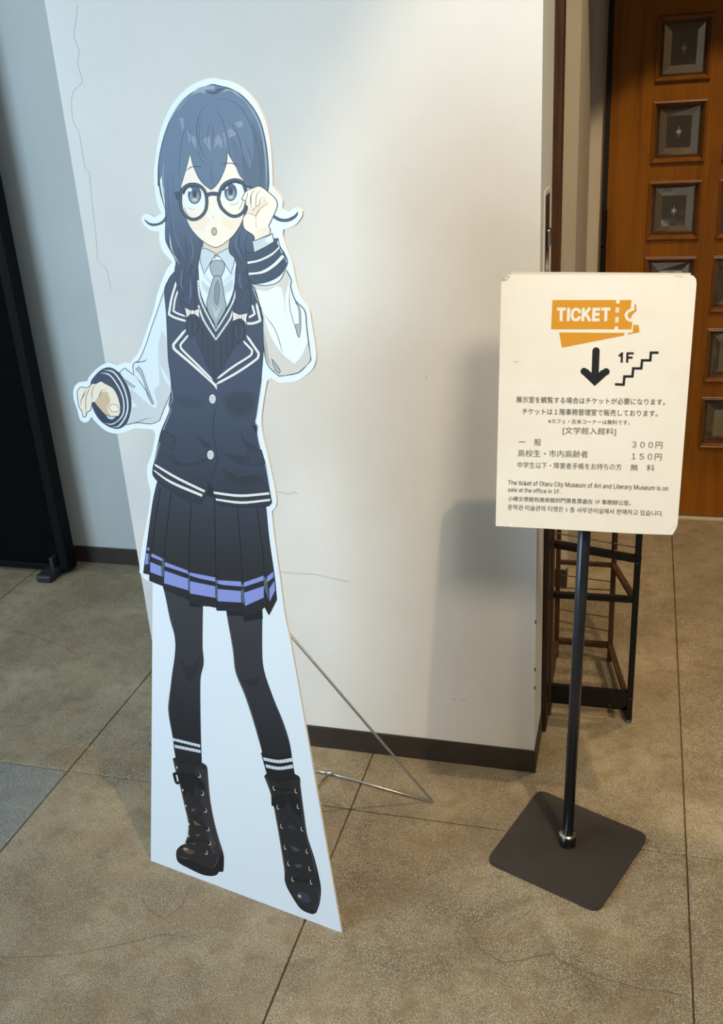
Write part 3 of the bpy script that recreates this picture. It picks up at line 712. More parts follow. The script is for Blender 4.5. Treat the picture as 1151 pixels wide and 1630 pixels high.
for q, c1_, c2_ in (([(640, 150), (760, 105), (880, 125), (905, 200), (830, 300), (740, 312), (670, 250)], NAVY, (50, 57, 72)), ([(270, 130), (380, 150), (500, 180), (520, 230), (400, 255), (300, 210)], NAVY, (54, 64, 82)),
        ([(205, 550), (240, 640), (300, 690), (420, 690), (555, 640), (555, 615), (430, 655), (320, 660), (250, 620)], (54, 63, 81), (46, 51, 64)),
        ([(430, 430), (500, 480), (560, 520), (560, 555), (520, 545), (470, 500)], (56, 66, 86), (46, 52, 66)), ([(780, 400), (810, 480), (900, 530), (925, 555), (830, 550), (790, 470)], (56, 66, 86), (46, 52, 66)),
        ([(640, 580), (720, 590), (820, 610), (840, 690), (760, 660), (700, 620)], (54, 63, 81), (47, 53, 66)), ([(650, 700), (760, 760), (900, 750), (950, 800), (820, 830), (700, 800)], (49, 54, 66), (45, 48, 57))):
    g.soft(cB(q), c1_, c2_)
g.fill(cB([(870, 370), (900, 370), (905, 440), (885, 400)]), (30, 34, 44))
g.line(cB([(605, 110), (600, 220), (577, 320), (573, 430), (598, 560), (597, 660), (545, 800), (518, 880)]), INK, 1.4)
g.fill(cB([(545, 805), (580, 880), (598, 925), (520, 905)]), (32, 34, 42), INK, .8)
WS = (234, 232, 230)
for q in ([(125, 658), (300, 760), (515, 865), (505, 885), (290, 780), (125, 680)], [(118, 703), (250, 790), (495, 895), (488, 918), (250, 815), (118, 718)], [(570, 872), (780, 895), (1003, 878), (1003, 900), (780, 918), (580, 895)], [(588, 925), (790, 948), (1010, 928), (1010, 948), (790, 970), (595, 945)]):
    g.fill(cB(q), WS, INK, .8)
g.line(cB([(255, 90), (262, 170), (240, 220), (247, 262), (195, 400), (150, 560), (128, 650)]), (150, 162, 178), 1.3, taper=.05)
g.line(cB([(945, 10), (905, 290), (895, 345), (912, 385), (910, 440), (932, 545), (975, 690), (1005, 860)]), (150, 162, 178), 1.1, taper=.05)
for q in ([(185, 405), (290, 460), (268, 555), (160, 490)], [(825, 570), (940, 555), (970, 660), (855, 680)]):
    g.fill(cB(q), (54, 60, 76), INK, 1.1, corner=20)
g.build('printed_waistcoat', board)
g = Print(SD)
g.fill(c6([(352, 60), (372, 230), (475, 425), (578, 250), (610, 60), (650, 200), (640, 430), (560, 520), (470, 690), (400, 530), (345, 400), (330, 200)]), (50, 58, 76), corner=30)
for x, y0, y1 in ((395, 340, 500), (425, 400, 570), (460, 440, 660), (505, 430, 600), (540, 380, 530), (575, 340, 480)):
    g.line(c6([(x, y0), (x + 3, y1)]), (34, 40, 54), 1.5, taper=0)
g.line(c6([(350, 385), (400, 530), (462, 665)]), INK, 1.1); g.line(c6([(600, 430), (540, 550), (475, 680)]), INK, 1.1)
g.line(c6([(366, 62), (384, 190), (475, 372), (578, 195), (605, 62)]), (224, 226, 228), 2.7, taper=0)
g.line(c6([(368, 215), (400, 305), (475, 424), (560, 300), (578, 250)]), (224, 226, 228), 2.9, taper=0)
for a, b in (((366, 62), (384, 190)), ((384, 190), (475, 372)), ((475, 372), (578, 195)), ((578, 195), (605, 62)), ((400, 305), (475, 424)), ((475, 424), (560, 300))):
    n = int(math.hypot(b[0] - a[0], b[1] - a[1]) / 17)
    for i in range(1, n):
        t = i / n; x, y = a[0] + (b[0] - a[0]) * t, a[1] + (b[1] - a[1]) * t; d = Vector((b[0] - a[0], b[1] - a[1])).normalized() * 6
        g.line(c6([(x - d.y, y + d.x), (x + d.y, y - d.x)]), (120, 124, 134), .6, raw=True, taper=0)
g.build('printed_pullover', board)
g = Print(SD)
for l, wd in (([(238, 60), (205, 170), (188, 270), (225, 290), (295, 312)], 3.6), ([(262, 85), (228, 170), (215, 250), (245, 266), (290, 282)], 3.0),
              ([(292, 362), (215, 455), (222, 482), (330, 575), (468, 700), (480, 729)], 4.2), ([(308, 395), (258, 455), (266, 482), (360, 575), (455, 672)], 3.4),
              ([(662, 398), (737, 508), (727, 540), (610, 622), (474, 698)], 3.8), ([(642, 432), (697, 490), (688, 520), (580, 590), (482, 664)], 3.4),
              ([(697, 212), (712, 268), (675, 290)], 3.4), ([(722, 200), (746, 310), (700, 325), (655, 325)], 4.0), ([(700, 112), (738, 205)], 3.2)):
    g.line(c6(l), INK, wd + 1.6, taper=.04, corner=50); g.line(c6(l), (234, 233, 232), wd, taper=.04, corner=50)
g.build('printed_lapel_trim', board)
for cxx, cyy in ((568, 168), (553, 595)):
    g = Print(SD); x, y = cB([(cxx, cyy)])[0]
    g.ell(x, y, 5.8, 7.8, (238, 240, 242), INK, 1.1); g.ell(x + .4, y + .3, 4.0, 5.6, (226, 224, 222), (150, 150, 154), .6)
    for dx in (-1.3, 1.5):
        for dy in (-1.8, 1.8): g.ell(x + dx, y + dy, .7, .9, (90, 92, 100))
    g.build('printed_button', board)
# collar and tie
g = Print(SD)
g.fill(c5([(425, 470), (605, 450), (605, 520), (515, 570), (430, 520)]), (226, 208, 190), INK, .9)
g.build('printed_neck', board)
g = Print(SD)
g.fill(c5([(412, 520), (440, 515), (512, 552), (478, 600), (432, 682), (405, 590)]), (198, 212, 221), INK, 1)
g.fill(c5([(515, 552), (600, 508), (632, 580), (607, 684), (560, 605)]), (204, 217, 226), INK, 1)
g.fill(c5([(480, 602), (520, 592), (560, 602), (566, 645), (545, 698), (510, 704), (487, 690), (470, 640)]), (160, 172, 178), INK, 1)
g.line(c5([(505, 590), (500, 560), (520, 560), (528, 575)]), INK, .9)
g.fill(c6([(462, 42), (485, 34), (506, 44), (528, 170), (536, 235), (476, 342), (420, 228), (436, 130)]), (158, 170, 176), INK, 1)
g.fill(c6([(485, 60), (497, 110), (492, 190), (482, 215), (466, 180), (470, 100)]), (128, 142, 152), (70, 80, 94), .7)
g.fill(c6([(440, 200), (476, 255), (515, 205), (476, 300)]), (186, 196, 198))
g.build('printed_tie', board)
# braids (behind the face)
BR = (58, 69, 90)
g = Print(SD)
g.fill(c5([(170, -60), (172, 100), (180, 300), (178, 420), (186, 480), (245, 595), (240, 660), (255, 760), (275, 860), (300, 950), (330, 958), (372, 930), (372, 850), (365, 760), (390, 640), (405, 540), (420, 470), (360, 400), (300, 250), (280, 60)]), 'hair', INK, 1.1)
g.line(c5([(205, 420), (222, 530), (270, 620)]), (232, 238, 244), 1.4); g.line(c5([(196, 440), (205, 500), (245, 580)]), INK, 1)
for l in ([(262, 640), (330, 680), (372, 600)], [(262, 760), (320, 800), (372, 720)], [(272, 860), (330, 890), (370, 800)], [(300, 420), (320, 560), (300, 700)], [(360, 460), (350, 600), (330, 760)], [(240, 400), (270, 520), (262, 620)], [(300, 700), (290, 800), (310, 900)]):
    g.line(c5(l), INK, 1.0)
for l in ([(220, 300), (250, 450), (300, 560)], [(330, 420), (360, 520), (345, 620)], [(290, 640), (280, 740), (300, 800)], [(340, 700), (345, 800), (335, 880)]):
    g.line(c5(l), (92, 108, 132), 2.2)
g.build('printed_braid', board)
g = Print(SD)
g.fill(c5([(700, 250), (680, 330), (650, 400), (600, 465), (598, 540), (632, 580), (645, 640), (635, 740), (640, 830), (632, 900), (640, 985), (690, 985), (735, 900), (735, 800), (722, 700), (722, 600), (762, 540), (756, 450), (760, 300)]), 'hair', INK, 1.1)
for l in ([(610, 480), (640, 560), (700, 640)], [(640, 640), (690, 700), (722, 620)], [(640, 760), (690, 800), (730, 740)], [(640, 880), (690, 900), (730, 830)], [(680, 380), (660, 480), (700, 600)], [(720, 400), (700, 500), (720, 600)]):
    g.line(c5(l), INK, 1.0)
for l in ([(650, 430), (640, 500), (680, 580)], [(700, 420), (690, 480)], [(670, 660), (665, 740), (690, 790)], [(700, 840), (690, 900)]):
    g.line(c5(l), (88, 104, 128), 2.4)
g.fill(c6([(585, 305), (640, 305), (655, 370), (645, 420), (625, 440), (610, 455), (590, 425), (572, 370)]), (44, 52, 68), INK, 1)
g.line(c6([(595, 330), (600, 380), (612, 440)]), (80, 92, 112), 1); g.line(c6([(630, 330), (635, 380), (622, 430)]), (80, 92, 112), 1)
g.build('printed_braid', board)
g = Print(SD)
g.fill(c6([(305, 285), (355, 283), (370, 330), (358, 380), (338, 398), (322, 415), (305, 385), (290, 335)]), (44, 52, 68), INK, 1)
g.line(c6([(315, 300), (312, 350), (325, 400)]), (80, 92, 112), 1); g.line(c6([(345, 300), (350, 350), (335, 395)]), (80, 92, 112), 1)
g.build('printed_braid_tip', board)
for q, k in (([(284, 228), (325, 246), (342, 246), (378, 232), (372, 262), (378, 292), (342, 268), (322, 268), (295, 292), (292, 262)], (332, 257)), ([(574, 252), (615, 270), (632, 270), (670, 262), (662, 295), (665, 332), (632, 298), (612, 298), (576, 312), (580, 282)], (623, 284))):
    g = Print(SD)
    g.fill(c6(q), (240, 232, 226), INK, .9); g.ell(*c6([k])[0], 2.6, 3.6, (246, 240, 234), INK, .8)
    x, y = c6([k])[0]; g.line([(x - 7, y - 3), (x - 5, y), (x - 8, y + 3)], (110, 108, 112), .7); g.line([(x + 6, y - 2), (x + 5, y), (x + 8, y + 3)], (110, 108, 112), .7)
    g.build('printed_bow', board)
# face
g = Print(SD)
g.fill(c5([(295, -20), (280, 120), (290, 240), (320, 335), (360, 405), (430, 472), (510, 508), (590, 462), (650, 395), (692, 300), (705, 150), (695, 40), (600, -120), (340, -120)]), SKIN, INK, 1)
g.fill(c5([(300, 260), (360, 325), (440, 300), (470, 330), (430, 400), (360, 390), (325, 335)]), (248, 230, 208)); g.fill(c5([(540, 300), (620, 330), (685, 300), (650, 380), (600, 400), (560, 360)]), (248, 230, 208))
g.ell(*c5([(491, 262)])[0], 3.0, 3.6, (244, 246, 248)); g.ell(*c5([(493, 312)])[0], .7, .9, (70, 60, 58))
g.ell(*c5([(498, 405)])[0], 4.0, 6.2, (206, 176, 136), (90, 66, 50), 1)
for q, ic, irx, iry in (([(296, 170), (325, 115), (380, 100), (425, 140), (440, 200), (415, 255), (345, 260), (302, 225)], (370, 165), 10.2, 14.2), ([(545, 160), (570, 105), (630, 80), (675, 105), (690, 160), (665, 215), (610, 235), (560, 210)], (606, 148), 9.6, 13.6)):
    g.fill(c5(q), (236, 242, 246)); x, y = c5([ic])[0]
    g.ell(x, y, irx, iry, (74, 90, 112), INK, 1); g.ell(x, y + 3.5, irx * .74, iry * .64, (132, 150, 166)); g.ell(x, y - 1, irx * .36, iry * .42, (44, 54, 76)); g.ell(x, y + 8, irx * .42, iry * .2, (206, 190, 170))
    g.ell(x - 7, y - 8, 2.6, 3.2, (248, 250, 252))
g.fill(c5([(286, 150), (310, 110), (360, 88), (410, 100), (440, 135), (448, 160), (420, 132), (375, 112), (325, 124), (300, 165)]), INK)
g.fill(c5([(545, 130), (580, 85), (640, 62), (690, 85), (715, 110), (680, 100), (635, 88), (590, 104), (558, 140)]), INK)
g.line(c5([(300, 220), (312, 238)]), INK, .8); g.line(c5([(320, 245), (345, 258), (380, 262)]), (150, 130, 116), .7); g.line(c5([(590, 226), (640, 226), (668, 205)]), (150, 130, 116), .7)
for x, y in ((340, 290), (352, 294), (364, 296), (376, 294), (600, 280), (612, 283), (624, 284), (636, 282)): g.line(c5([(x + 3, y - 10), (x - 2, y + 12)]), (220, 176, 150), .6)
g.build('printed_face', board)
# fringe and crown
g = Print(SD)
crown = [(252, 296), (252.5, 262), (257.5, 232), (265.5, 205), (276.5, 180), (291, 160), (309, 146), (327, 138), (339, 134.5), (350, 137), (366, 141), (385, 152), (403, 172), (415, 195), (422, 222), (426, 250), (428, 290), (426, 306)]
inner = c5([(800, 160), (735, 118), (705, 105), (685, 60), (640, -20), (605, -80), (585, -120), (578, -40), (545, 50), (510, 105), (478, 132), (440, 105), (400, 60), (360, -30), (341, -110), (318, -20), (292, 70), (275, 130), (262, 180), (256, 230), (262, 290), (290, 340), (250, 350), (215, 345), (186, 330), (181, 250), (172, 140), (150, 40)])
q_ = smooth(crown + inner, True, 5, 40); g.raw(q_, 'hair'); g.line(smooth(crown, False, 5), INK, 1.4, raw=True, taper=0); g.line(c5([(735, 118), (705, 105), (685, 60), (640, -20), (605, -80), (585, -120), (578, -40), (545, 50), (510, 105), (478, 132), (440, 105), (400, 60), (360, -30), (341, -110), (318, -20), (292, 70), (275, 130)]), INK, 1.0, taper=.05)
g.fill(c4([(745, 330), (790, 430), (825, 560), (832, 760), (820, 800), (760, 775), (700, 740), (690, 560), (735, 660), (755, 560)]), (84, 100, 122))
g.fill(c4([(600, 420), (650, 500), (690, 620), (700, 740), (660, 690), (630, 600)]), (90, 107, 130))
g.line(c5([(225, -20), (228, 120), (240, 260), (262, 380)]), (76, 92, 116), 1)
g.line(c5([(196, 0), (196, 160), (208, 320), (240, 460)]), (70, 84, 108), 1)
g.fill(c4([(350, 165), (400, 122), (480, 106), (505, 118), (500, 132), (440, 135), (448, 160), (400, 152), (340, 180), (270, 260), (250, 275)]), (150, 165, 176)); g.fill(c4([(548, 152), (575, 132), (640, 148), (700, 205), (640, 165), (600, 142)]), (150, 165, 176))
g.fill(c4([(430, 140), (500, 150), (520, 128), (585, 126), (545, 142), (505, 165), (460, 158)]), (66, 80, 104))
g.line(c4([(640, 150), (720, 230), (790, 350), (822, 480), (838, 620), (840, 760), (838, 800)]), (146, 162, 176), 2.4)
g.line(c4([(330, 170), (250, 260), (205, 345)]), (146, 162, 176), 1.6)
HL = (136, 144, 166)
for q in ([(268, 320), (297, 322), (300, 375), (290, 412), (280, 360)], [(318, 395), (340, 425), (380, 445), (395, 545), (365, 500), (350, 470), (335, 485)], [(428, 465), (445, 445), (470, 440), (478, 545), (460, 515), (445, 500)], [(497, 525), (505, 455), (528, 425), (552, 470), (548, 522), (525, 490), (512, 500)], [(556, 420), (566, 410), (580, 480), (574, 520)], [(585, 400), (605, 388), (648, 425), (622, 440), (598, 452)], [(634, 352), (665, 338), (688, 345), (685, 372), (655, 386)]):
    g.fill(c4(q), HL, corner=30)
for l, wd in (([(470, 215), (405, 290), (383, 410), (410, 520), (440, 575), (497, 617)], 1.3), ([(488, 245), (545, 315), (572, 410), (583, 530)], 1.1), ([(583, 323), (635, 395), (665, 470), (690, 600), (700, 720)], 1.3), ([(490, 197), (590, 200), (670, 250), (735, 360), (775, 470), (800, 600), (800, 790)], 1.3), ([(340, 335), (300, 415), (278, 540), (270, 700), (290, 740)], 1), ([(470, 340), (455, 430), (450, 520)], .9), ([(485, 340), (490, 430), (480, 520)], .9), ([(415, 300), (400, 400), (405, 500)], .9), ([(380, 440), (390, 540), (420, 600), (450, 640)], 1), ([(590, 440), (600, 540), (620, 600)], .9), ([(700, 470), (740, 580), (755, 660)], .9), ([(330, 380), (345, 440), (350, 520)], .9), ([(475, 620), (480, 700), (490, 770)], .8), ([(750, 320), (800, 430), (815, 560), (812, 780)], 1), ([(165, 600), (172, 760), (180, 900)], 1)):
    g.line(c4(l), (64, 78, 102), wd)
g.line(c4([(168, 590), (166, 700), (172, 800)]), (150, 165, 178), 1.0)
g.line(c4([(305, 672), (345, 643), (385, 637), (425, 643)]), INK, 1.3); g.line(c4([(537, 628), (580, 616), (625, 620), (663, 640)]), INK, 1.3)
g.line(c5([(137, -30), (136, 60), (150, 160), (180, 272)]), INK, 2.0, taper=.4)
g.line(c5([(158, -10), (160, 100), (172, 200)]), (150, 165, 178), 1.0)
g.fill(c5([(40, 325), (75, 350), (120, 354), (160, 335), (186, 296), (186, 318), (160, 350), (110, 367), (70, 358)]), (70, 84, 108), INK, .9)
g.fill(c5([(885, 295), (930, 320), (975, 322), (1020, 302), (1047, 275), (1035, 308), (990, 337), (930, 338), (888, 315)]), (70, 84, 108), INK, .9)
g.build('printed_fringe', board)
# glasses
g = Print(SD)
for q in ([(278, 210), (285, 140), (330, 100), (395, 102), (438, 145), (450, 205), (440, 270), (400, 315), (350, 325), (305, 295), (282, 250)], [(528, 175), (555, 105), (615, 70), (675, 78), (702, 130), (710, 200), (694, 268), (650, 303), (600, 298), (550, 255), (530, 210)]):
    qq = smooth(c5(q), True, 5, 80); g.line(qq + qq[:1], INK, 5.4, raw=True, taper=0); g.line(qq + qq[:1], (66, 78, 100), 3.4, raw=True, taper=0)
g.line(c5([(440, 172), (480, 158), (534, 162)]), INK, 6.4, taper=0); g.line(c5([(444, 172), (480, 159), (530, 163)]), (60, 71, 92), 4, taper=0)
g.fill(c5([(240, 150), (262, 145), (275, 175), (262, 200), (248, 185)]), (56, 66, 86), INK, .8)
g.line(c5([(690, 100), (720, 112), (745, 116)]), (48, 58, 78), 4, taper=0)
g.line(c5([(305, 240), (312, 275), (335, 300)]), (120, 132, 150), 1); g.line(c5([(656, 268), (678, 230), (690, 190)]), (120, 132, 150), 1)
g.build('printed_spectacles', board)
# raised sleeve, cuff and hand
g = Print(SD)
g.fill(c6([(703, 85), (780, 95), (860, 70), (903, -5), (935, 60), (932, 100), (960, 185), (1018, 248), (1030, 350), (1055, 550), (1000, 610), (960, 632), (862, 648), (800, 590), (775, 520), (765, 420), (768, 320), (750, 240), (725, 150)]), (240, 244, 243), INK, 1.5, corner=45)
g.fill(c6([(705, 90), (780, 103), (860, 78), (903, 5), (925, 60), (900, 160), (905, 300), (880, 120), (850, 95), (790, 125), (720, 120)]), WARM)
g.fill(c6([(765, 260), (800, 380), (870, 500), (955, 572), (1000, 520), (1036, 430), (1050, 545), (1000, 605), (955, 628), (864, 642), (805, 585), (780, 520), (768, 420)]), WARM)
g.fill(c6([(958, 190), (990, 240), (995, 350), (985, 415), (970, 390), (960, 330), (985, 330), (980, 240)]), (172, 176, 178), INK, .7)
g.fill(c6([(815, 540), (840, 570), (868, 612), (862, 632), (835, 605)]), (172, 178, 180), INK, .9)
g.fill(c6([(765, 350), (785, 450), (800, 540), (815, 590), (790, 555), (770, 470)]), (176, 176, 178))
g.line(c6([(928, 95), (925, 210), (950, 320), (982, 410)]), INK, .9); g.line(c6([(760, 255), (835, 360), (870, 460), (882, 530)]), INK, .9)
g.line(c6([(720, 130), (738, 200), (765, 260)]), INK, 1)
g.build('printed_sleeve', board)
g = Print(SD)
g.fill(cG([(625, 830), (680, 818), (705, 920), (760, 1010), (803, 1110), (785, 1190), (700, 1300), (600, 1362), (480, 1400), (350, 1412), (290, 1330), (270, 1150), (250, 1000), (360, 1000), (480, 930)]), (60, 71, 92), INK, 1.2, corner=45)
for q in ([(275, 1120), (430, 1090), (600, 1005), (700, 912), (707, 945), (600, 1045), (440, 1122), (280, 1157)], [(290, 1265), (450, 1245), (600, 1160), (735, 1025), (772, 1060), (650, 1180), (500, 1272), (295, 1302)]):
    g.fill(cG(q), (238, 238, 238), INK, .9, corner=40)
g.fill(cG([(670, 870), (682, 840), (700, 905), (690, 925)]), (190, 200, 208)); g.fill(cG([(705, 960), (715, 955), (740, 1005), (728, 1015)]), (190, 200, 208)); g.fill(cG([(770, 1075), (780, 1075), (800, 1120), (795, 1140)]), (190, 200, 208))
g.fill(cG([(345, 855), (580, 772), (604, 748), (628, 858), (520, 925), (370, 1000)]), (202, 214, 222), INK, 1, corner=30)
g.fill(cG([(500, 850), (575, 785), (602, 760), (620, 855), (560, 885), (540, 860)]), (230, 240, 246))
g.build('printed_cuff', board)
g = Print(SD)
g.fill(cG([(205, 310), (230, 250), (265, 200), (350, 160), (400, 140), (440, 136), (490, 160), (540, 200), (640, 290), (672, 380), (640, 480), (555, 660), (578, 700), (575, 765), (375, 848), (355, 775), (240, 690), (222, 560), (270, 475), (285, 402), (252, 370), (250, 320)]), (251, 240, 222), INK, 1.2)
g.fill(cG([(385, 400), (430, 385), (500, 285), (540, 355), (445, 440), (392, 520), (295, 485), (287, 405), (335, 455)]), (240, 222, 196))
g.fill(cG([(560, 660), (440, 700), (390, 720), (400, 800), (480, 790), (570, 740)]), (246, 230, 208))
for l in ([(265, 205), (280, 235), (262, 350), (295, 378)], [(392, 152), (335, 240), (330, 330), (332, 450), (350, 450)], [(470, 165), (402, 250), (390, 395), (430, 385), (455, 300), (515, 265)], [(320, 250), (318, 340), (295, 378)], [(385, 400), (360, 440), (335, 456)]):
    g.line(cG(l), (70, 58, 56), .9)
for l in ([(245, 540), (280, 485), (390, 520), (440, 440), (540, 368), (502, 285)], [(540, 368), (580, 345)], [(445, 440), (395, 520), (390, 580)]):
    g.line(cG(l), (160, 116, 70), .9)
for l in ([(390, 580), (393, 640), (406, 700)], [(460, 716), (530, 685)], [(425, 770), (430, 810)], [(355, 775), (385, 755)]):
    g.line(cG(l), (170, 160, 155), .7)
g.build('printed_hand', board)
# sock bands
g = Print(SD)
g.fill(cD([(192, 945), (378, 985), (385, 1150), (230, 1150), (205, 1060)]), (36, 36, 40))
for q in ([(190, 957), (378, 1003), (378, 1022), (196, 977)], [(203, 1003), (380, 1040), (382, 1060), (208, 1024)]): g.raw(cD(q), (214, 222, 230))
for i in range(1, 8):
    x, y = 190 + 188 * i / 8, 965 + 46 * i / 8
    g.line(cD([(x, y - 10), (x + 2, y + 12)]), (120, 126, 134), .5, raw=True, taper=0); g.line(cD([(x + 12, y + 40 - i), (x + 14, y + 62 - i)]), (120, 126, 134), .5, raw=True, taper=0)
for i in range(6): g.line(cD([(238 + i * 25, 1060 + i * 4), (245 + i * 24, 1130)]), (24, 24, 27), .8, taper=0)
g.build('printed_sock', board)
g = Print(SD)
g.fill(cF([(88, 100), (230, 128), (355, 105), (388, 300), (390, 340), (260, 370), (160, 330)]), (30, 30, 33), INK, 1)
for q in ([(105, 143), (240, 166), (363, 148), (370, 180), (245, 196), (115, 172)], [(125, 205), (250, 228), (370, 208), (375, 240), (250, 256), (135, 236)]): g.fill(cF(q), (214, 222, 230))
for i in range(1, 9):
    x = 105 + 260 * i / 9; y = 150 + 16 * math.sin(math.pi * i / 9)
    g.line(cF([(x, y), (x + 4, y + 28)]), (120, 126, 134), .5, raw=True, taper=0); g.line(cF([(x + 14, y + 60), (x + 18, y + 88)]), (120, 126, 134), .5, raw=True, taper=0)
g.build('printed_sock', board)
# boots
BT = (42, 40, 43); BL = (22, 22, 25); BRN = (122, 94, 72)
g = Print(SD)
g.fill(cE([(200, 135), (238, 128), (262, 170), (350, 168), (450, 230), (550, 188), (605, 225), (620, 290), (650, 620), (700, 900), (760, 1130), (815, 1310), (822, 1420), (815, 1530), (762, 1530), (730, 1570), (660, 1582), (550, 1560), (400, 1490), (290, 1430), (250, 1380), (245, 1280), (290, 1220), (340, 1190), (385, 1080), (390, 920), (345, 720), (290, 480), (225, 250)]), BT, (20, 20, 23), 1.4, corner=50)
g.fill(cE([(470, 280), (610, 260), (640, 620), (690, 900), (750, 1130), (790, 1290), (700, 1330), (640, 1180), (580, 900), (540, 600)]), (52, 50, 56))
g.fill(cE([(250, 1300), (300, 1360), (450, 1400), (560, 1470), (680, 1500), (740, 1420), (790, 1340), (820, 1340), (822, 1420), (815, 1530), (762, 1530), (730, 1570), (660, 1582), (550, 1560), (400, 1490), (290, 1430), (248, 1370)]), (30, 29, 31), BL, .8)
g.line(cE([(255, 1330), (320, 1360), (400, 1375)]), (110, 110, 130), .7); g.line(cE([(670, 1495), (720, 1450), (760, 1360), (800, 1330)]), BRN, .9)
g.fill(cE([(310, 1245), (350, 1235), (460, 1280), (460, 1310), (400, 1315), (330, 1280)]), (96, 74, 56)); g.ell(*cE([(355, 1252)])[0], 3.6, 2.0, (170, 156, 134), rot=10)
g.line(cE([(610, 290), (648, 620), (698, 900), (757, 1130), (800, 1300)]), BRN, .8, taper=.05); g.line(cE([(205, 150), (240, 290), (300, 500), (350, 720), (395, 920), (388, 1080), (345, 1190)]), BRN, .8, taper=.05)
g.line(cE([(675, 1035), (655, 1090), (720, 1190), (670, 1240), (705, 1300), (675, 1330)]), BRN, .8)
g.fill(cE([(262, 185), (350, 170), (430, 205), (460, 270), (450, 330), (300, 310), (280, 230)]), (36, 35, 38), BL, 1)
for a, b in (((300, 310), (500, 335)), ((310, 400), (590, 770)), ((320, 520), (440, 440)), ((345, 700), (560, 560)), ((400, 620), (595, 775)), ((400, 780), (620, 1000)), ((390, 930), (580, 780)), ((440, 860), (625, 1005)), ((400, 1060), (600, 960)), ((430, 1030), (640, 1175)), ((370, 1150), (600, 1150)), ((400, 1140), (600, 1290)), ((350, 1175), (560, 1090))):
    g.line(cE([a, b]), BL, 3.2, taper=.1)
g.fill(cE([(195, 320), (240, 305), (320, 330), (300, 420), (255, 455), (225, 430)]), (24, 24, 27), BL, 1); g.fill(cE([(232, 335), (252, 340), (268, 410), (252, 425)]), (214, 228, 238))
g.fill(cE([(300, 320), (430, 330), (520, 380), (580, 450), (585, 520), (520, 500), (470, 420), (440, 600), (380, 520), (330, 600)]), (24, 24, 27), BL, 1)
for q in ([(415, 775), (480, 735), (450, 790)], [(445, 895), (520, 940), (540, 965), (470, 950)], [(470, 1065), (540, 1080), (500, 1100)], [(415, 1180), (490, 1185), (470, 1200)]): g.fill(cE(q), (112, 88, 70))
for x, y in ((520, 345), (558, 565), (595, 775), (628, 1005), (650, 1178), (605, 1295)): g.ell(*cE([(x, y)])[0], 2.6, 3.8, (206, 200, 186), None, rot=-20); g.ell(cE([(x, y)])[0][0] - .7, cE([(x, y)])[0][1] - .7, 2.2, 3.2, (28, 27, 29), rot=-20)
for x, y in ((245, 245), (318, 525), (355, 720), (395, 945), (390, 1090), (348, 1180)): g.ell(*cE([(x, y)])[0], 1.1, 2.0, (214, 208, 194))
g.build('printed_boot', board)
g = Print(SD)
g.fill(cF([(120, 312), (140, 290), (165, 330), (260, 358), (380, 335), (390, 295), (430, 325), (438, 400), (470, 650), (500, 850), (560, 1040), (600, 1200), (620, 1320), (610, 1440), (580, 1530), (545, 1542), (450, 1500), (380, 1405), (310, 1270), (300, 1150), (255, 860), (205, 580), (185, 572), (180, 480), (150, 390)]), (40, 39, 42), (20, 20, 23), 1.5, corner=50)
g.fill(cF([(330, 1290), (440, 1270), (560, 1290), (600, 1340), (590, 1440), (560, 1510), (460, 1480), (390, 1400)]), (44, 43, 47))
g.line(cF([(130, 310), (155, 390), (210, 590), (258, 860), (305, 1150), (312, 1210)]), BRN, .9, taper=.05); g.line(cF([(432, 335), (462, 600), (495, 850), (545, 1020), (580, 1190)]), (112, 100, 100), .8, taper=.05)
g.line(cF([(600, 1290), (606, 1420), (560, 1520)]), (88, 96, 124), .8); g.line(cF([(302, 1215), (440, 1240), (590, 1260)]), BL, 1)
g.fill(cF([(230, 375), (300, 362), (350, 380), (350, 430), (300, 450), (250, 430)]), (36, 35, 38), BL, .8)
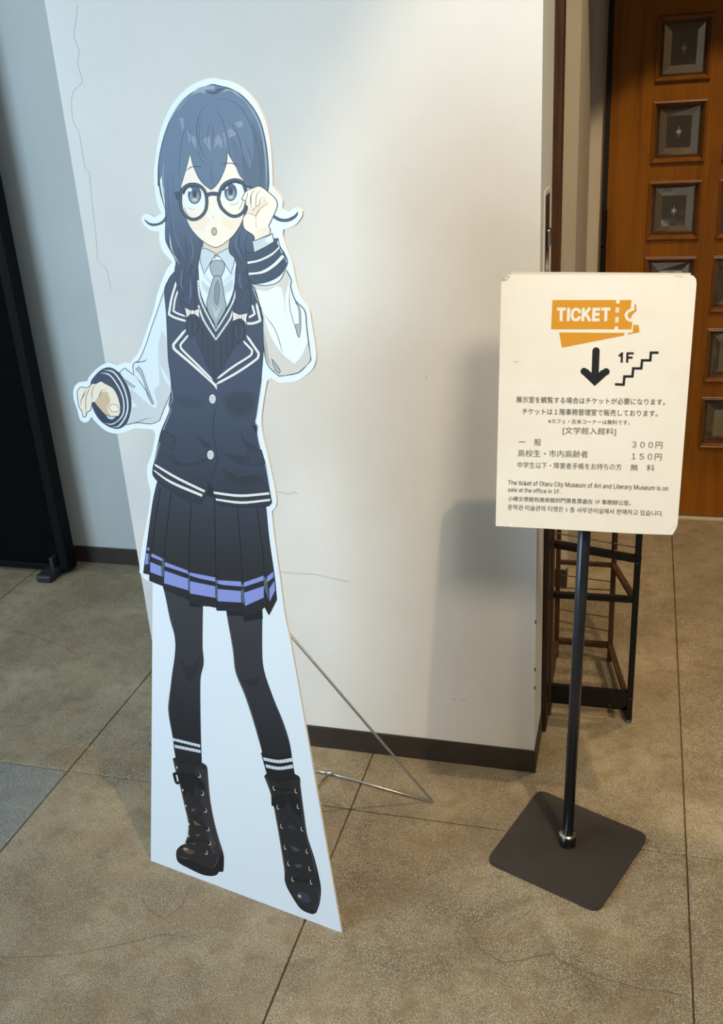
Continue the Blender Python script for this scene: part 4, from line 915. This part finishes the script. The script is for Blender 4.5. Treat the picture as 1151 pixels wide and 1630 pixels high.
g.fill(cF([(185, 500), (290, 460), (320, 520), (300, 580), (240, 600), (190, 575)]), (28, 27, 30), BL, .9); g.fill(cF([(320, 470), (390, 470), (430, 560), (440, 680), (380, 620), (340, 540)]), (28, 27, 30), BL, .9)
LE = [(205, 420), (240, 590), (272, 760), (305, 950), (335, 1095), (372, 1235)]; RE = [(400, 445), (420, 585), (455, 785), (500, 985), (525, 1140), (538, 1260)]
g.line(cF([LE[0], RE[0]]), BL, 2.6, taper=0)
for k in range(1, 5):
    g.line(cF([LE[k + 1], RE[k]]), BL, 2.4, taper=.05); g.line(cF([RE[k + 1], LE[k]]), BL, 2.4, taper=.05)
g.line(cF([LE[5], RE[5]]), BL, 2.4, taper=0)
for q, c in (([(345, 930), (420, 960), (440, 985), (380, 985)], (72, 70, 80)), ([(385, 1105), (440, 1100), (460, 1120), (410, 1130)], (76, 76, 92)), ([(340, 740), (400, 780), (410, 790), (330, 775)], (58, 57, 62))): g.fill(cF(q), c)
g.ell(*cF([(470, 1395)])[0], 12, 7, (58, 62, 80), rot=35); g.ell(*cF([(432, 1386)])[0], 3.4, 2.4, (170, 164, 152), rot=40)
for x, y in LE + RE: 
    px_, py_ = cF([(x, y)])[0]; g.ell(px_, py_, 2.0, 3.8, (204, 198, 186), rot=-12); g.ell(px_ + .6, py_ - .5, 1.6, 3.0, (28, 27, 29), rot=-12)
g.build('printed_boot', board)

# wire easel behind the standee
WR = .0027
foot = onfloor(689, 1277, WR); jn = onfloor(525, 1231, WR + .004)
att = SD.P(425, 975, -.009)
MB().tube([att, foot + Vector((-.004, .002, .004)), foot], WR, 8).build('strut_wire', M_steel, sd, True)
b1 = onfloor(480, 1276, WR)
l2 = onfloor(499, 1227, WR + .002)
MB().tube([foot, foot + (jn - foot) * .9, jn], WR, 8).build('foot_wire', M_steel, sd, True)
MB().tube([jn, b1], WR, 8).build('foot_wire', M_steel, sd, True)
MB().tube([jn, l2, l2 + (l2 - jn) * 3], WR, 8).build('foot_wire', M_steel, sd, True)
MB().tube([jn + Vector((-.008, 0, .001)), jn + Vector((.008, 0, .001))], WR * 1.8, 8).build('wire_sleeve', M_steel, sd, True)
